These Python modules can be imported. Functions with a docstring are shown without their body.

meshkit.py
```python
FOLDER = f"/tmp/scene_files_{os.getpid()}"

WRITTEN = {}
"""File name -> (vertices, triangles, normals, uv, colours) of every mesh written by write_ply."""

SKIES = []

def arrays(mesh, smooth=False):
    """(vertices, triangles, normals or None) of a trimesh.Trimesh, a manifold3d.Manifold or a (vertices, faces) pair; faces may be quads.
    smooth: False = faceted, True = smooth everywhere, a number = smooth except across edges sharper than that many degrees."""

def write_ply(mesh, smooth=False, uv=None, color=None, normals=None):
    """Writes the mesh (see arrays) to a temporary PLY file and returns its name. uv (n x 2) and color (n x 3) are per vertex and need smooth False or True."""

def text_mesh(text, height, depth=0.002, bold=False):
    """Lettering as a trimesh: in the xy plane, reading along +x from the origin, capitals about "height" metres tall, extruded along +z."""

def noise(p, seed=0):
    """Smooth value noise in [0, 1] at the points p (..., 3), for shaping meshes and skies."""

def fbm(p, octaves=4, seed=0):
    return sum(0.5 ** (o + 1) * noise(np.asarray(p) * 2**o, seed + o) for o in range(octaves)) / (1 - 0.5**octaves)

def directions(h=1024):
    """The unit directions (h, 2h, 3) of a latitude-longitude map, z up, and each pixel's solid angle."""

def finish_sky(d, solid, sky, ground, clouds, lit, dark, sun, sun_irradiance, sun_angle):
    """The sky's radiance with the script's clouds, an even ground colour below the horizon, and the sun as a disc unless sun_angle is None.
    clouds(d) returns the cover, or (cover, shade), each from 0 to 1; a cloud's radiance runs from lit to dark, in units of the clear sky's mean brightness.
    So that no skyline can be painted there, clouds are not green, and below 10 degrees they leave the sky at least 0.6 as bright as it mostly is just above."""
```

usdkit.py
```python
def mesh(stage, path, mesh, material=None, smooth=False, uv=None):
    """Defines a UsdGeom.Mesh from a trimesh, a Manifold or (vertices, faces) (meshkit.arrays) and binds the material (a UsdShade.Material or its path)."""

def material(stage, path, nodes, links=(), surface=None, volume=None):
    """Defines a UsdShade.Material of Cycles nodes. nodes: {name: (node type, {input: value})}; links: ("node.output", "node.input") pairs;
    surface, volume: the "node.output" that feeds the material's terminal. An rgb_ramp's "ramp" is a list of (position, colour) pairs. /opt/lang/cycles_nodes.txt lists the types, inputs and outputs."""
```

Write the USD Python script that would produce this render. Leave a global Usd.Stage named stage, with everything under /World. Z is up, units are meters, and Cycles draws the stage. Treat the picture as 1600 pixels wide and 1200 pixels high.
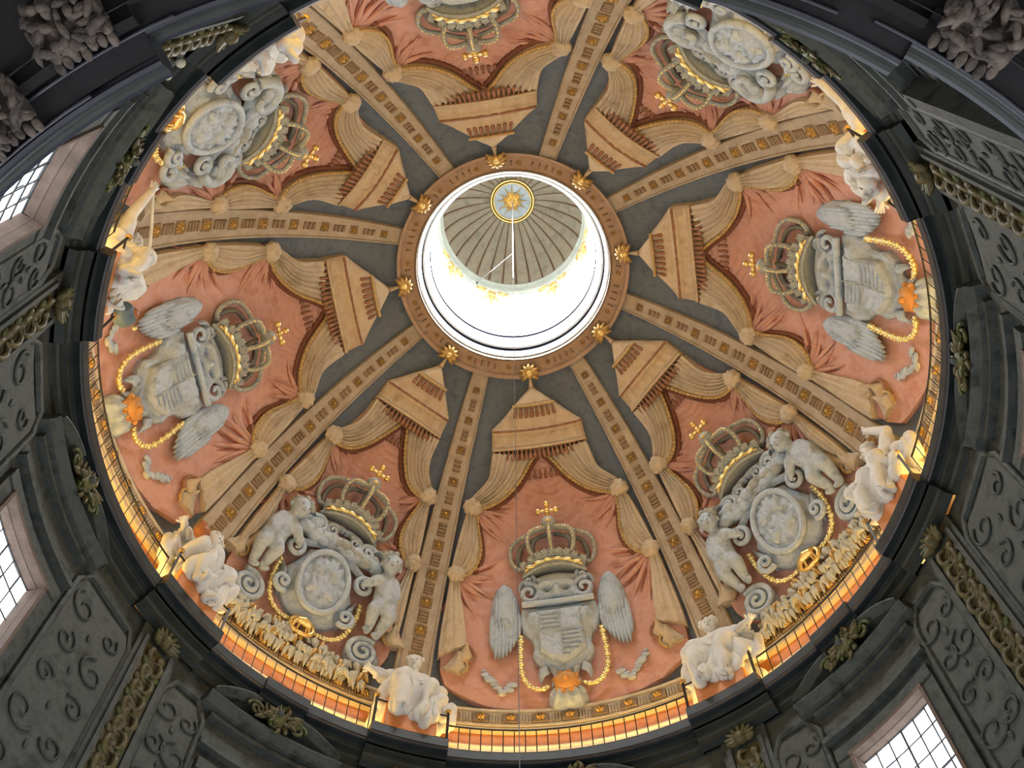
import math, random, re
import numpy as np, trimesh, manifold3d as m3, shapely
from shapely.geometry import Polygon, Point, LineString
from scipy.spatial import Delaunay
import usdkit, meshkit
from pxr import Usd, UsdGeom, UsdLux, UsdShade, Gf, Sdf

random.seed(7); np.random.seed(7)
stage = Usd.Stage.CreateInMemory()
UsdGeom.SetStageUpAxis(stage, UsdGeom.Tokens.z); UsdGeom.SetStageMetersPerUnit(stage, 1.0)
UsdGeom.Xform.Define(stage, '/World'); UsdGeom.Scope.Define(stage, '/World/Looks')
stage.SetDefaultPrim(stage.GetPrimAtPath('/World'))

# ------------------------------------------------------------------ camera, lights, exposure
# Origin: the dome's axis at the height of the camera; the floor lies 1.6 m lower. z is up, +y is the way the photographer faces.
F_PX, TILT, ROLL = 1808.52, 0.36600, -0.0070
YAW = 81.774                       # azimuth of the axis of the bay straight ahead
EXPOSURE = 0.4
cam = UsdGeom.Camera.Define(stage, '/World/camera')
_v = np.array([0, math.sin(TILT), math.cos(TILT)]); _up = np.array([0, -math.cos(TILT), math.sin(TILT)]); _rt = np.array([1.0, 0, 0])
_c, _s = math.cos(ROLL), math.sin(ROLL)
_rt2 = _c * _rt + _s * _up; _up2 = -_s * _rt + _c * _up
cam.AddTransformOp().Set(Gf.Matrix4d(*_rt2, 0, *_up2, 0, *(-_v), 0, -0.0339, -5.2417, 0.0, 1))
cam.CreateHorizontalApertureAttr(36.0); cam.CreateVerticalApertureAttr(27.0)
cam.CreateFocalLengthAttr(36.0 * F_PX / 1600); cam.CreateClippingRangeAttr(Gf.Vec2f(0.05, 200))
cam.CreateExposureAttr(EXPOSURE)

DAY = (0.93, 0.97, 1.0); WARM = (1.0, 0.61, 0.13)
LOWER_FILL = 5.0                # added fill panels before the windowless lower wall, out of view
LANTERN_DAY = 3.0                  # daylight in the panes of the lantern
LANTERN_SKY = 60.0                 # skylight falling in steeply through the lantern's windows
DRUM_DAY = 3.2                     # daylight in the drum's windows
GALLERY_LAMP = 46.0                # lamp tubes lying behind the cornice

def rect_light(name, pos, aim, w, h, intensity, color):
    l = UsdLux.RectLight.Define(stage, '/World/' + name)
    z = -(np.array(aim, float)); z /= np.linalg.norm(z)
    x = np.cross([0, 0, 1], z); x /= np.linalg.norm(x); y = np.cross(z, x)
    l.AddTransformOp().Set(Gf.Matrix4d(*x, 0, *y, 0, *z, 0, *map(float, pos), 1))
    l.CreateWidthAttr(w); l.CreateHeightAttr(h); l.CreateIntensityAttr(intensity); l.CreateColorAttr(Gf.Vec3f(*color))
for _k, _a in enumerate((20, 65, 110, 155, 200, 340)):
    _r = math.radians(_a)
    rect_light('lower_fill_light_%03d' % _k, (6.45 * math.cos(_r), 6.45 * math.sin(_r), 2.4), (-math.cos(_r), -math.sin(_r), 0.0), 2.2, 5.2, LOWER_FILL, DAY)  # added fill panel, unseen, brightening the dome from below

for _k in range(8):
    _r = math.radians(YAW + 45 * _k); _d = (math.cos(_r), math.sin(_r))
    rect_light('lantern_window_light_%03d' % _k, (1.38 * _d[0], 1.38 * _d[1], 21.3), (-.55 * _d[0], -.55 * _d[1], -.83), .55, 1.0, LANTERN_SKY, DAY)

# ------------------------------------------------------------------ helpers
A, Z0, B = 5.877, 12.363, 7.199     # the dome: half axes and height of its springing
SEC = {k: (YAW + 45 * k) for k in range(8)}             # bays: even ones carry eagles, odd ones cartouches
def r_of(psi): return A * np.cos(np.radians(psi))

def S(a, psi, h=0.0):
    """Points of the dome in a bay's own frame (bay axis along +x): azimuth and height angle in degrees, h metres towards the inside."""
    a, psi, h = np.broadcast_arrays(np.radians(np.asarray(a, float)), np.radians(np.asarray(psi, float)), np.asarray(h, float))
    n = np.stack([np.cos(psi) / A, np.sin(psi) / B], -1); n /= np.linalg.norm(n, axis=-1, keepdims=True)
    r = A * np.cos(psi) - h * n[..., 0]; z = Z0 + B * np.sin(psi) - h * n[..., 1]
    return np.stack([r * np.cos(a), r * np.sin(a), z], -1)

def C(a, r, z):
    a, r, z = np.broadcast_arrays(np.radians(np.asarray(a, float)), np.asarray(r, float), np.asarray(z, float))
    return np.stack([r * np.cos(a), r * np.sin(a), z], -1)

class MB:
    """Collects pieces that make one mesh."""
    def __init__(s): s.v, s.f, s.n = [], [], 0
    def add(s, v, f):
        v = np.asarray(v, float).reshape(-1, 3); f = np.asarray(f, int)
        if f.shape[1] == 4: f = np.vstack([f[:, [0, 1, 2]], f[:, [0, 2, 3]]])
        s.v.append(v); s.f.append(f + s.n); s.n += len(v); return s
    def tm(s, m): return s.add(m.vertices, m.faces)
    def get(s): return np.vstack(s.v), np.vstack(s.f)

def gridfaces(nu, nv, wrap=False):
    i, j = np.meshgrid(np.arange(nu if wrap else nu - 1), np.arange(nv - 1), indexing='ij')
    a = i * nv + j; b = ((i + 1) % nu) * nv + j
    return np.stack([a, b, b + 1, a + 1], -1).reshape(-1, 4)

def resample(p, n):
    p = np.asarray(p, float); d = np.r_[0, np.cumsum(np.linalg.norm(np.diff(p, axis=0), axis=1))]
    t = np.linspace(0, d[-1], n); return np.stack([np.interp(t, d, p[:, k]) for k in range(p.shape[1])], -1)

def curve(p, n=24):
    """A smooth line through the points p."""
    from scipy.interpolate import CubicSpline
    p = np.asarray(p, float)
    if len(p) < 3: return resample(p, n)
    d = np.r_[0, np.cumsum(np.linalg.norm(np.diff(p, axis=0), axis=1))]
    return CubicSpline(d, p)(np.linspace(0, d[-1], n))

def loft(L, R, nu, nv, hf, hb=-0.1, mb=None):
    """Sheet between the lines L and R (azimuth, height angle), relief hf(u, v), with edges going back to hb."""
    L, R = resample(L, nv), resample(R, nv)
    u, v = np.meshgrid(np.linspace(0, 1, nu), np.linspace(0, 1, nv), indexing='ij')
    p = L[None] * (1 - u[..., None]) + R[None] * u[..., None]
    top = S(p[..., 0], p[..., 1], hf(u, v)); base = S(p[..., 0], p[..., 1], hb)
    mb = mb or MB(); mb.add(top, gridfaces(nu, nv))
    ring = [(i, 0) for i in range(nu)] + [(nu - 1, j) for j in range(1, nv)] + [(i, nv - 1) for i in range(nu - 2, -1, -1)] + [(0, j) for j in range(nv - 2, 0, -1)]
    ii, jj = np.array(ring).T; n = len(ring)
    k = np.arange(n); mb.add(np.vstack([top[ii, jj], base[ii, jj]]), np.stack([k, k + n, (k + 1) % n + n, (k + 1) % n], 1))
    return mb

KX = 0.72   # a degree of azimuth against a degree of height, roughly
def relief(poly, hf, res=0.45, hb=-0.1, mb=None):
    """Low relief over the outline poly (azimuth, height angle): hf(a, psi, d) gives the height at d degrees from the edge."""
    P = Polygon([(x * KX, y) for x, y in poly])
    if not P.is_valid: P = P.buffer(0)
    if P.geom_type != 'Polygon': P = max(P.geoms, key=lambda g: g.area)
    E = P.exterior; n = max(12, int(E.length / res))
    edge = np.array([E.interpolate(t, normalized=True).coords[0] for t in np.linspace(0, 1, n, endpoint=False)])
    if not E.is_ccw: edge = edge[::-1]
    x0, y0, x1, y1 = P.bounds
    gx, gy = np.meshgrid(np.arange(x0, x1, res), np.arange(y0, y1, res * 0.87)); gx = gx + (np.arange(len(gy)) % 2)[:, None] * res / 2
    g = np.stack([gx.ravel(), gy.ravel()], 1)
    pts = shapely.points(g); g = g[shapely.contains(P, pts)]
    if len(g): g = g[shapely.distance(E, shapely.points(g)) > res * 0.4]
    q = np.vstack([edge, g]); t = Delaunay(q).simplices
    c = q[t].mean(1); t = t[shapely.contains(P.buffer(1e-6), shapely.points(c))]
    ar = np.cross(q[t[:, 1]] - q[t[:, 0]], q[t[:, 2]] - q[t[:, 0]]); t[ar < 0] = t[ar < 0][:, ::-1]
    d = shapely.distance(E, shapely.points(q)); a, psi = q[:, 0] / KX, q[:, 1]
    mb = mb or MB(); top = S(a, psi, hf(a, psi, d)); mb.add(top, t)
    k = np.arange(n); mb.add(np.vstack([top[:n], S(a[:n], psi[:n], hb)]), np.stack([k, k + n, (k + 1) % n + n, (k + 1) % n], 1))
    return mb

def pillow(h, w, h0=0.02):
    return lambda a, p, d: h0 + h * np.sqrt(np.clip(1 - (1 - np.clip(d / w, 0, 1)) ** 2, 0, 1))

def tube(p, r, sides=6, mb=None, caps=True):
    p = np.asarray(p, float); n = len(p); r = np.broadcast_to(np.asarray(r, float), n)
    t = np.gradient(p, axis=0); t /= np.linalg.norm(t, axis=1, keepdims=True) + 1e-12
    x = np.cross(t[0], [0, 0, 1.0]); x = x if np.linalg.norm(x) > .1 else np.cross(t[0], [1.0, 0, 0])
    X = []
    for k in range(n):
        x = x - t[k] * (x @ t[k]); x /= np.linalg.norm(x); X.append(x)
    X = np.array(X); Y = np.cross(t, X); a = np.arange(sides) * 2 * np.pi / sides
    v = p[:, None] + r[:, None, None] * (X[:, None] * np.cos(a)[None, :, None] + Y[:, None] * np.sin(a)[None, :, None])
    i, j = np.meshgrid(np.arange(n - 1), np.arange(sides), indexing='ij'); b = i * sides
    f = np.stack([b + j, b + (j + 1) % sides, b + sides + (j + 1) % sides, b + sides + j], -1).reshape(-1, 4)
    mb = mb or MB(); mb.add(v, f)
    if caps:
        k = np.arange(1, sides - 1)
        mb.add(v[0], np.stack([0 * k, k + 1, k], 1)); mb.add(v[-1], np.stack([0 * k, k, k + 1], 1))
    return mb

_ico = {n: trimesh.creation.icosphere(n, 1.0) for n in (0, 1, 2, 3)}
def ball(p, r, n=1, mb=None, sc=None, frame=None):
    m = _ico[n]; v = np.array(m.vertices) * r
    if sc is not None: v = v * sc
    if frame is not None: v = v @ frame
    mb = mb or MB(); mb.add(v + np.asarray(p), m.faces); return mb

def frame_at(a, psi):
    """Rows: along growing azimuth, up the meridian, towards the inside."""
    e = 1e-3; p = S(a, psi); ea = S(a + e, psi) - p; ep = S(a, psi + e) - p
    ea /= np.linalg.norm(ea); ep /= np.linalg.norm(ep); return np.stack([ea, ep, S(a, psi, 1.0) - p])

def box_at(a, psi, wx, wy, h0, h1, mb=None, taper=0.8):
    """Block on the dome with sloping sides."""
    f = frame_at(a, psi); p = S(a, psi); v = []
    for h, k in ((h0, 1.0), (h1, taper)):
        for x, y in ((-1, -1), (1, -1), (1, 1), (-1, 1)): v.append(p + f[0] * x * wx * k / 2 + f[1] * y * wy * k / 2 + f[2] * h)
    mb = mb or MB(); mb.add(v, [[4, 5, 6, 7], [0, 1, 5, 4], [1, 2, 6, 5], [2, 3, 7, 6], [3, 0, 4, 7]]); return mb

def flower(p, fr, r, n=8, h=0.05, mb=None):
    """Rosette: lobed petals round a boss; fr rows are x, y, outward."""
    mb = mb or MB(); m = 4 * n; a = np.arange(m) * 2 * np.pi / m; lobe = 0.78 + 0.22 * np.cos(a * n)
    rad = np.array([1.0, 0.72, 0.42]); hh = np.array([0.0, 0.9, 0.35]) * h
    v = [p + (fr[0] * np.cos(a)[:, None] + fr[1] * np.sin(a)[:, None]) * (r * k * (lobe if i < 2 else 1.0 + 0 * a))[:, None] + fr[2] * z for i, (k, z) in enumerate(zip(rad, hh))]
    mb.add(np.stack(v, 1).reshape(-1, 3), gridfaces(m, 3, True)); ball(p + fr[2] * h * .4, r * .42, 1, mb, sc=(1, 1, .8), frame=fr); return mb

def spiral(a, psi, r0, turns, sx=1, start=0.0, h=0.1, n=40):
    """A volute in the dome's surface; radius in metres shrinking inwards."""
    f = frame_at(a, psi); p = S(a, psi, h); t = np.linspace(0, 1, n); th = start + t * turns * 2 * np.pi; r = r0 * (1 - 0.88 * t)
    return p + (f[0] * (sx * np.cos(th))[:, None] + f[1] * np.sin(th)[:, None]) * r[:, None] + f[2] * (0.06 * t)[:, None]

def hull(pts):
    """One rounded bone: hull of spheres [(point, radius), ...]."""
    v = np.vstack([np.array(_ico[1].vertices) * r + np.asarray(p) for p, r in pts])
    return m3.Manifold.hull_points(v)
def fuse(bones, edge=0.06, it=6):
    b = m3.Manifold.batch_boolean(bones, m3.OpType.Add).refine_to_length(edge).to_mesh()
    m = trimesh.Trimesh(b.vert_properties[:, :3], b.tri_verts, process=True)
    trimesh.smoothing.filter_taubin(m, 0.5, 0.52, it); return m

# ---- objects
_count = {}
def numbered(parent, name):
    k = parent + '/' + name; n = _count.get(k, 0); _count[k] = n + 1
    return k if n == 0 else '%s_%03d' % (k, n)
BASE = {}
def said(p, label=None, cat=None, group=None, kind=None):
    for k, v in (('label', label), ('category', cat), ('group', group), ('kind', kind)):
        if v: p.SetCustomDataByKey(k, v)
    return p
def rotz(v, az):
    c, s = math.cos(math.radians(az)), math.sin(math.radians(az)); v = np.asarray(v, float)
    return np.stack([c * v[..., 0] - s * v[..., 1], s * v[..., 0] + c * v[..., 1], v[..., 2]], -1)
def thing(name, label, cat, base, az=0.0, group=None, kind=None):
    x = UsdGeom.Xform.Define(stage, numbered('/World', name)); base = np.asarray(base, float)
    x.AddTranslateOp().Set(Gf.Vec3d(*rotz(base, az))); x.AddRotateZOp().Set(az)
    p = x.GetPrim(); BASE[str(p.GetPath())] = base; return said(p, label, cat, group, kind)
def copy_of(src, label, az, group=None, name=None):
    g = src.GetCustomDataByKey('group'); name = name or re.sub(r'_\d\d\d$', '', src.GetName())
    x = UsdGeom.Xform.Define(stage, numbered('/World', name)); base = BASE[str(src.GetPath())]
    x.AddTranslateOp().Set(Gf.Vec3d(*rotz(base, az))); x.AddRotateZOp().Set(az)
    p = x.GetPrim(); p.GetReferences().AddInternalReference(src.GetPath()); p.SetInstanceable(True); BASE[str(p.GetPath())] = base
    return said(p, label, src.GetCustomDataByKey('category'), group or g)
def obj(name, mesh, mat, parent=None, smooth=True, label=None, cat=None, kind=None, group=None):
    pp = str(parent.GetPath()) if parent is not None else '/World'
    if isinstance(mesh, MB): mesh = mesh.get()
    v, f, n = meshkit.arrays(mesh, smooth); base = BASE.get(pp, np.zeros(3)); path = numbered(pp, name)
    m = UsdGeom.Mesh.Define(stage, path)
    from pxr import Vt
    m.CreatePointsAttr(Vt.Vec3fArray.FromNumpy((v - base).astype(np.float32)))
    m.CreateFaceVertexCountsAttr(Vt.IntArray.FromNumpy(np.full(len(f), 3, np.int32)))
    m.CreateFaceVertexIndicesAttr(Vt.IntArray.FromNumpy(f.astype(np.int32).ravel()))
    m.CreateSubdivisionSchemeAttr('none')
    if n is not None: m.CreateNormalsAttr(Vt.Vec3fArray.FromNumpy(n.astype(np.float32))); m.SetNormalsInterpolation('vertex')
    UsdShade.MaterialBindingAPI.Apply(m.GetPrim()).Bind(M[mat])
    BASE[path] = base; return said(m.GetPrim(), label, cat, group, kind)

# ------------------------------------------------------------------ materials
M = {}
def mottled(name, c1, c2, scale=6, rough=0.8, bump=0.0, metallic=0.0, c3=None, fine=None, spec=0.3, space='p.position'):
    """Two (or three) tones in cloudy patches with fine grain relief."""
    nodes = {'p': ('geometry', {}), 'n': ('noise_texture', {'scale': scale, 'detail': 5, 'roughness': 0.65}),
             'r': ('rgb_ramp', {'ramp': [(0.3, c1), (0.7, c2)] if c3 is None else [(0.28, c1), (0.5, c2), (0.72, c3)]}),
             'b': ('principled_bsdf', {'roughness': rough, 'metallic': metallic, 'specular_ior_level': spec})}
    links = [('p.position', 'n.vector'), ('n.fac', 'r.fac'), ('r.color', 'b.base_color')]
    if bump:
        nodes['n2'] = ('noise_texture', {'scale': fine or scale * 6, 'detail': 4}); nodes['u'] = ('bump', {'strength': 0.6, 'distance': bump})
        links += [('p.position', 'n2.vector'), ('n2.fac', 'u.height'), ('u.normal', 'b.normal')]
    M[name] = usdkit.material(stage, '/World/Looks/' + name, nodes, links, surface='b.BSDF')
def glow(name, c, s):
    M[name] = usdkit.material(stage, '/World/Looks/' + name, {'e': ('emission', {'color': c, 'strength': s})}, [], surface='e.emission')

mottled('dome_blue', (0.085, 0.105, 0.13), (0.15, 0.17, 0.19), 5, 0.9, 0.004, c3=(0.11, 0.13, 0.145))
mottled('pink_cloth', (0.45, 0.19, 0.125), (0.58, 0.325, 0.255), 3.2, 0.9, 0.006, c3=(0.53, 0.25, 0.18), fine=26)
mottled('cream_cloth', (0.38, 0.28, 0.175), (0.54, 0.44, 0.31), 4, 0.88, 0.006, c3=(0.46, 0.34, 0.22), fine=30)
mottled('tent_cloth', (0.43, 0.30, 0.175), (0.56, 0.43, 0.275), 3.5, 0.88, 0.005, c3=(0.52, 0.345, 0.215), fine=28)
mottled('rib_plaster', (0.36, 0.275, 0.185), (0.48, 0.395, 0.29), 5, 0.85, 0.004, fine=30)
mottled('ring_plaster', (0.34, 0.21, 0.125), (0.43, 0.29, 0.19), 4, 0.85, 0.003, fine=30)
mottled('recess_brown', (0.20, 0.125, 0.07), (0.31, 0.21, 0.125), 12, 0.8)
mottled('tassel_red', (0.22, 0.09, 0.05), (0.40, 0.20, 0.115), 16, 0.8)
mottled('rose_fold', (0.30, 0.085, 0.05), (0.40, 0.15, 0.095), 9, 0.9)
mottled('maroon_shade', (0.16, 0.055, 0.03), (0.25, 0.10, 0.055), 14, 0.85)  # dark tone standing in for shade along the curtain edges
mottled('fringe_gold', (0.40, 0.24, 0.08), (0.56, 0.38, 0.15), 14, 0.5, spec=0.5)
mottled('stucco_grey', (0.26, 0.305, 0.335), (0.46, 0.515, 0.565), 6, 0.7, 0.012, c3=(0.355, 0.39, 0.395), fine=30)
mottled('crown_grey', (0.20, 0.205, 0.18), (0.37, 0.38, 0.35), 9, 0.55, 0.008, c3=(0.29, 0.28, 0.22), fine=40)
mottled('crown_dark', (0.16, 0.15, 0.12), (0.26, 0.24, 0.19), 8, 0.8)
mottled('statue_white', (0.62, 0.62, 0.60), (0.78, 0.77, 0.73), 4, 0.7, 0.004)
mottled('gilt', (0.80, 0.50, 0.13), (0.95, 0.72, 0.30), 20, 0.34, 0.004, metallic=0.75, fine=60)
mottled('gilt_warm', (0.40, 0.22, 0.055), (0.62, 0.40, 0.14), 24, 0.45, 0.006, metallic=0.4, fine=60)
mottled('gilt_chain', (0.90, 0.68, 0.24), (1.0, 0.88, 0.48), 20, 0.28, 0.0, metallic=0.7)
mottled('mask_orange', (0.50, 0.20, 0.05), (0.66, 0.34, 0.10), 10, 0.6)
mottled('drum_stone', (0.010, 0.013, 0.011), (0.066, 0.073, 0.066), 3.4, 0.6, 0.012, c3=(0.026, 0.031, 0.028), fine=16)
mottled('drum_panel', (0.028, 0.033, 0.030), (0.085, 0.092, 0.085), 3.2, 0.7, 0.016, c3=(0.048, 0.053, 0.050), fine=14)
mottled('cornice_black', (0.012, 0.016, 0.017), (0.03, 0.036, 0.035), 4, 0.32, spec=0.5)
mottled('cornice_green', (0.013, 0.017, 0.015), (0.032, 0.038, 0.034), 4, 0.5)
mottled('pilaster_gold', (0.020, 0.020, 0.010), (0.13, 0.105, 0.045), 11, 0.5, 0.02, c3=(0.05, 0.045, 0.026), fine=24)
mottled('foliage_green', (0.014, 0.020, 0.010), (0.11, 0.12, 0.04), 14, 0.5, 0.01, c3=(0.042, 0.046, 0.022))
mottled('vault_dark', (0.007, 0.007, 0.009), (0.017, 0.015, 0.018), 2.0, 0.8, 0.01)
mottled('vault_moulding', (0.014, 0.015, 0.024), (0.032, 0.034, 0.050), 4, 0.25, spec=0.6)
mottled('console_stucco', (0.018, 0.016, 0.017), (0.15, 0.12, 0.105), 8, 0.8, 0.02, fine=26)
mottled('gallery_orange', (0.50, 0.15, 0.045), (0.66, 0.27, 0.10), 4.5, 0.6, c3=(0.56, 0.22, 0.11))
mottled('gallery_white', (0.62, 0.58, 0.55), (0.75, 0.70, 0.66), 6, 0.7)
mottled('band_cream', (0.55, 0.43, 0.27), (0.66, 0.54, 0.36), 4, 0.8, 0.003)
mottled('acanthus', (0.40, 0.37, 0.27), (0.58, 0.55, 0.44), 8, 0.7, 0.01, c3=(0.52, 0.43, 0.22))
mottled('iron', (0.02, 0.018, 0.016), (0.045, 0.04, 0.035), 10, 0.5, metallic=0.5)
mottled('lantern_white', (0.78, 0.80, 0.82), (0.86, 0.87, 0.88), 5, 0.6)
mottled('lantern_groove', (0.006, 0.008, 0.018), (0.014, 0.017, 0.03), 5, 0.6, spec=0.1)
mottled('cupola_panel', (0.16, 0.145, 0.10), (0.27, 0.235, 0.165), 3.5, 0.85, 0.004, c3=(0.235, 0.175, 0.125))
mottled('cupola_rib', (0.13, 0.065, 0.035), (0.20, 0.115, 0.065), 6, 0.7)
mottled('cupola_ring', (0.24, 0.26, 0.22), (0.34, 0.35, 0.29), 5, 0.7)
mottled('medallion_blue', (0.28, 0.34, 0.38), (0.46, 0.50, 0.52), 8, 0.7)
mottled('window_stone', (0.11, 0.075, 0.058), (0.19, 0.135, 0.105), 4, 0.75)
mottled('lead', (0.05, 0.055, 0.06), (0.09, 0.095, 0.10), 10, 0.5)
mottled('cord_grey', (0.16, 0.16, 0.16), (0.24, 0.24, 0.24), 10, 0.8)
mottled('vessel_blue', (0.08, 0.13, 0.17), (0.16, 0.22, 0.27), 8, 0.5)
mottled('ball_brown', (0.34, 0.11, 0.04), (0.45, 0.18, 0.07), 8, 0.5)
mottled('floor_stone', (0.48, 0.46, 0.43), (0.60, 0.58, 0.54), 1.2, 0.4)
mottled('lower_stone', (0.36, 0.35, 0.33), (0.46, 0.45, 0.42), 1.2, 0.8)
glow('lamp_glow', WARM, GALLERY_LAMP)
def pane_glow(name, c1, c2, s):
    """Daylight behind a window: the sky seen through old glass, a little uneven from pane to pane."""
    M[name] = usdkit.material(stage, '/World/Looks/' + name, {'p': ('geometry', {}), 'n': ('noise_texture', {'scale': 2.2, 'detail': 3}),
        'r': ('rgb_ramp', {'ramp': [(0.35, c1), (0.65, c2)]}), 'e': ('emission', {'strength': s})},
        [('p.position', 'n.vector'), ('n.fac', 'r.fac'), ('r.color', 'e.color')], surface='e.emission')
pane_glow('lantern_pane', (0.92, 0.96, 1.0), (1.0, 1.0, 1.0), LANTERN_DAY)
pane_glow('drum_pane', (0.62, 0.72, 0.82), (1.0, 1.0, 1.0), DRUM_DAY)

# ------------------------------------------------------------------ the setting
def st(name, mesh, mat, label, smooth=True, parent=None, cat='wall'):
    return obj(name, mesh, mat, parent, smooth, label, cat if parent is None else None, 'structure' if parent is None else None)
def revolve(prof, az, mb=None, closed=None, dr=None):
    """Sweep (r, z) round the axis over the azimuths az; dr(az) moves it out or in."""
    prof = np.asarray(prof, float); az = np.asarray(az, float); off = np.zeros(len(az)) if dr is None else np.asarray(dr)
    v = C(az[:, None], prof[None, :, 0] + off[:, None], prof[None, :, 1])
    mb = mb or MB(); mb.add(v, gridfaces(len(az), len(prof))); return mb
ALL = np.linspace(0, 360, 241)
def yawed(mb):
    v, f = mb.get(); return rotz(v, YAW), f

# dome shell: the blue field behind everything
psis = np.linspace(16.5, 72.1, 60)
st('ceiling', MB().add(S(ALL[:, None], psis[None], -0.10), gridfaces(len(ALL), 60)), 'dome_blue', 'great dome shell of dark slate blue plaster between the ribs', cat='dome')

PN = ['bottom', 'lower left', 'left', 'upper left', 'top', 'upper right', 'right', 'lower right']
# ring round the eye, mouldings and the lantern
ring = thing('eye_ring', 'brown ornamental ring of reeds and rosettes framing the open eye of the dome', 'ring', (0, 0, 19.1), YAW)
obj('ring_band', revolve([(1.98, 19.08), (1.93, 19.10), (1.92, 19.18), (1.70, 19.24), (1.68, 19.21), (1.66, 19.3)], ALL), 'ring_plaster', ring, 40)
for k in range(96):
    a = k * 3.75; f = frame_at(a, 72.6); p = C(a, 1.805, 19.195)
    if k % 6 == 3: obj('rosette', flower(p, f, 0.045, 6, 0.04), 'gilt_warm', ring)
    elif k % 6 in (0, 1, 5, 2): obj('reed', box_at(a + (0 if k % 6 else 0), 72.1, 0.03, 0.10, 0.0, 0.035, taper=.7), 'recess_brown', ring, False)
for i_, (pf, mt, lb) in enumerate([
    ([(1.66, 19.20), (1.672, 19.24), (1.665, 19.27)], 'lantern_white', 'white lower lip of the eye'),
    ([(1.665, 19.27), (1.675, 19.29), (1.675, 19.31), (1.655, 19.325)], 'lantern_groove', 'dark thin groove at the lower lip of the eye'),
    ([(1.655, 19.325), (1.63, 19.33), (1.625, 19.40), (1.60, 19.43), (1.585, 19.45)], 'lantern_white', 'white lower moulding of the eye'),
    ([(1.585, 19.45), (1.595, 19.47), (1.595, 19.52), (1.57, 19.54)], 'lantern_groove', 'dark blue groove between the white mouldings of the eye'),
    ([(1.57, 19.54), (1.54, 19.55), (1.535, 19.68), (1.49, 19.78), (1.462, 19.82)], 'lantern_white', 'white upper moulding of the eye'),
    ([(1.462, 19.82), (1.472, 19.84), (1.472, 19.88), (1.455, 19.90)], 'lantern_groove', 'dark blue groove at the foot of the lantern')]):
    st('trim_%d' % (i_ + 1 if i_ < 5 else 17), revolve(pf, ALL), mt, lb, 40, cat='moulding')

RIB = (25.2, 64.8, 115.2, 154.8, 205.2, 244.8, 295.2, 334.8)
def arch_wall(mb, r, az0, az1, z0, z1, holes, da=1.5, dz=0.1):
    """Cylinder wall with arched or square holes: (centre, half width, foot, springing, rise)."""
    n = int(round((az1 - az0) / da)) + 1; az = np.linspace(az0, az1, n); m = int(round((z1 - z0) / dz)) + 1; zz = np.linspace(z0, z1, m)
    v = C(az[:, None], r, zz[None]); f = gridfaces(n, m)
    ca = (az[:-1, None] + az[1:, None]) / 2 + 0 * zz[None, :-1]; cz = (zz[None, :-1] + zz[None, 1:]) / 2 + 0 * az[:-1, None]; keep = np.ones(ca.shape, bool)
    for c, hw, foot, spring, rise in holes:
        x = ((ca - c + 180) % 360 - 180) / hw; top = spring + rise * np.sqrt(np.clip(1 - x * x, 0, 1)); keep &= ~((abs(x) < 1) & (cz > foot) & (cz < top))
    mb.add(v, f[keep.ravel()]); return mb
lan_h = [(k * 45, 14.5 if k % 2 == 0 else 11.5, 19.98, 21.75, 0.75) for k in range(8)]
st('wall_lantern', yawed(arch_wall(MB(), 1.50, 0, 360, 19.90, 22.75, lan_h, 1.0, 0.06)), 'lantern_white', 'white round wall of the lantern between its arched windows', cat='wall')
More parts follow.
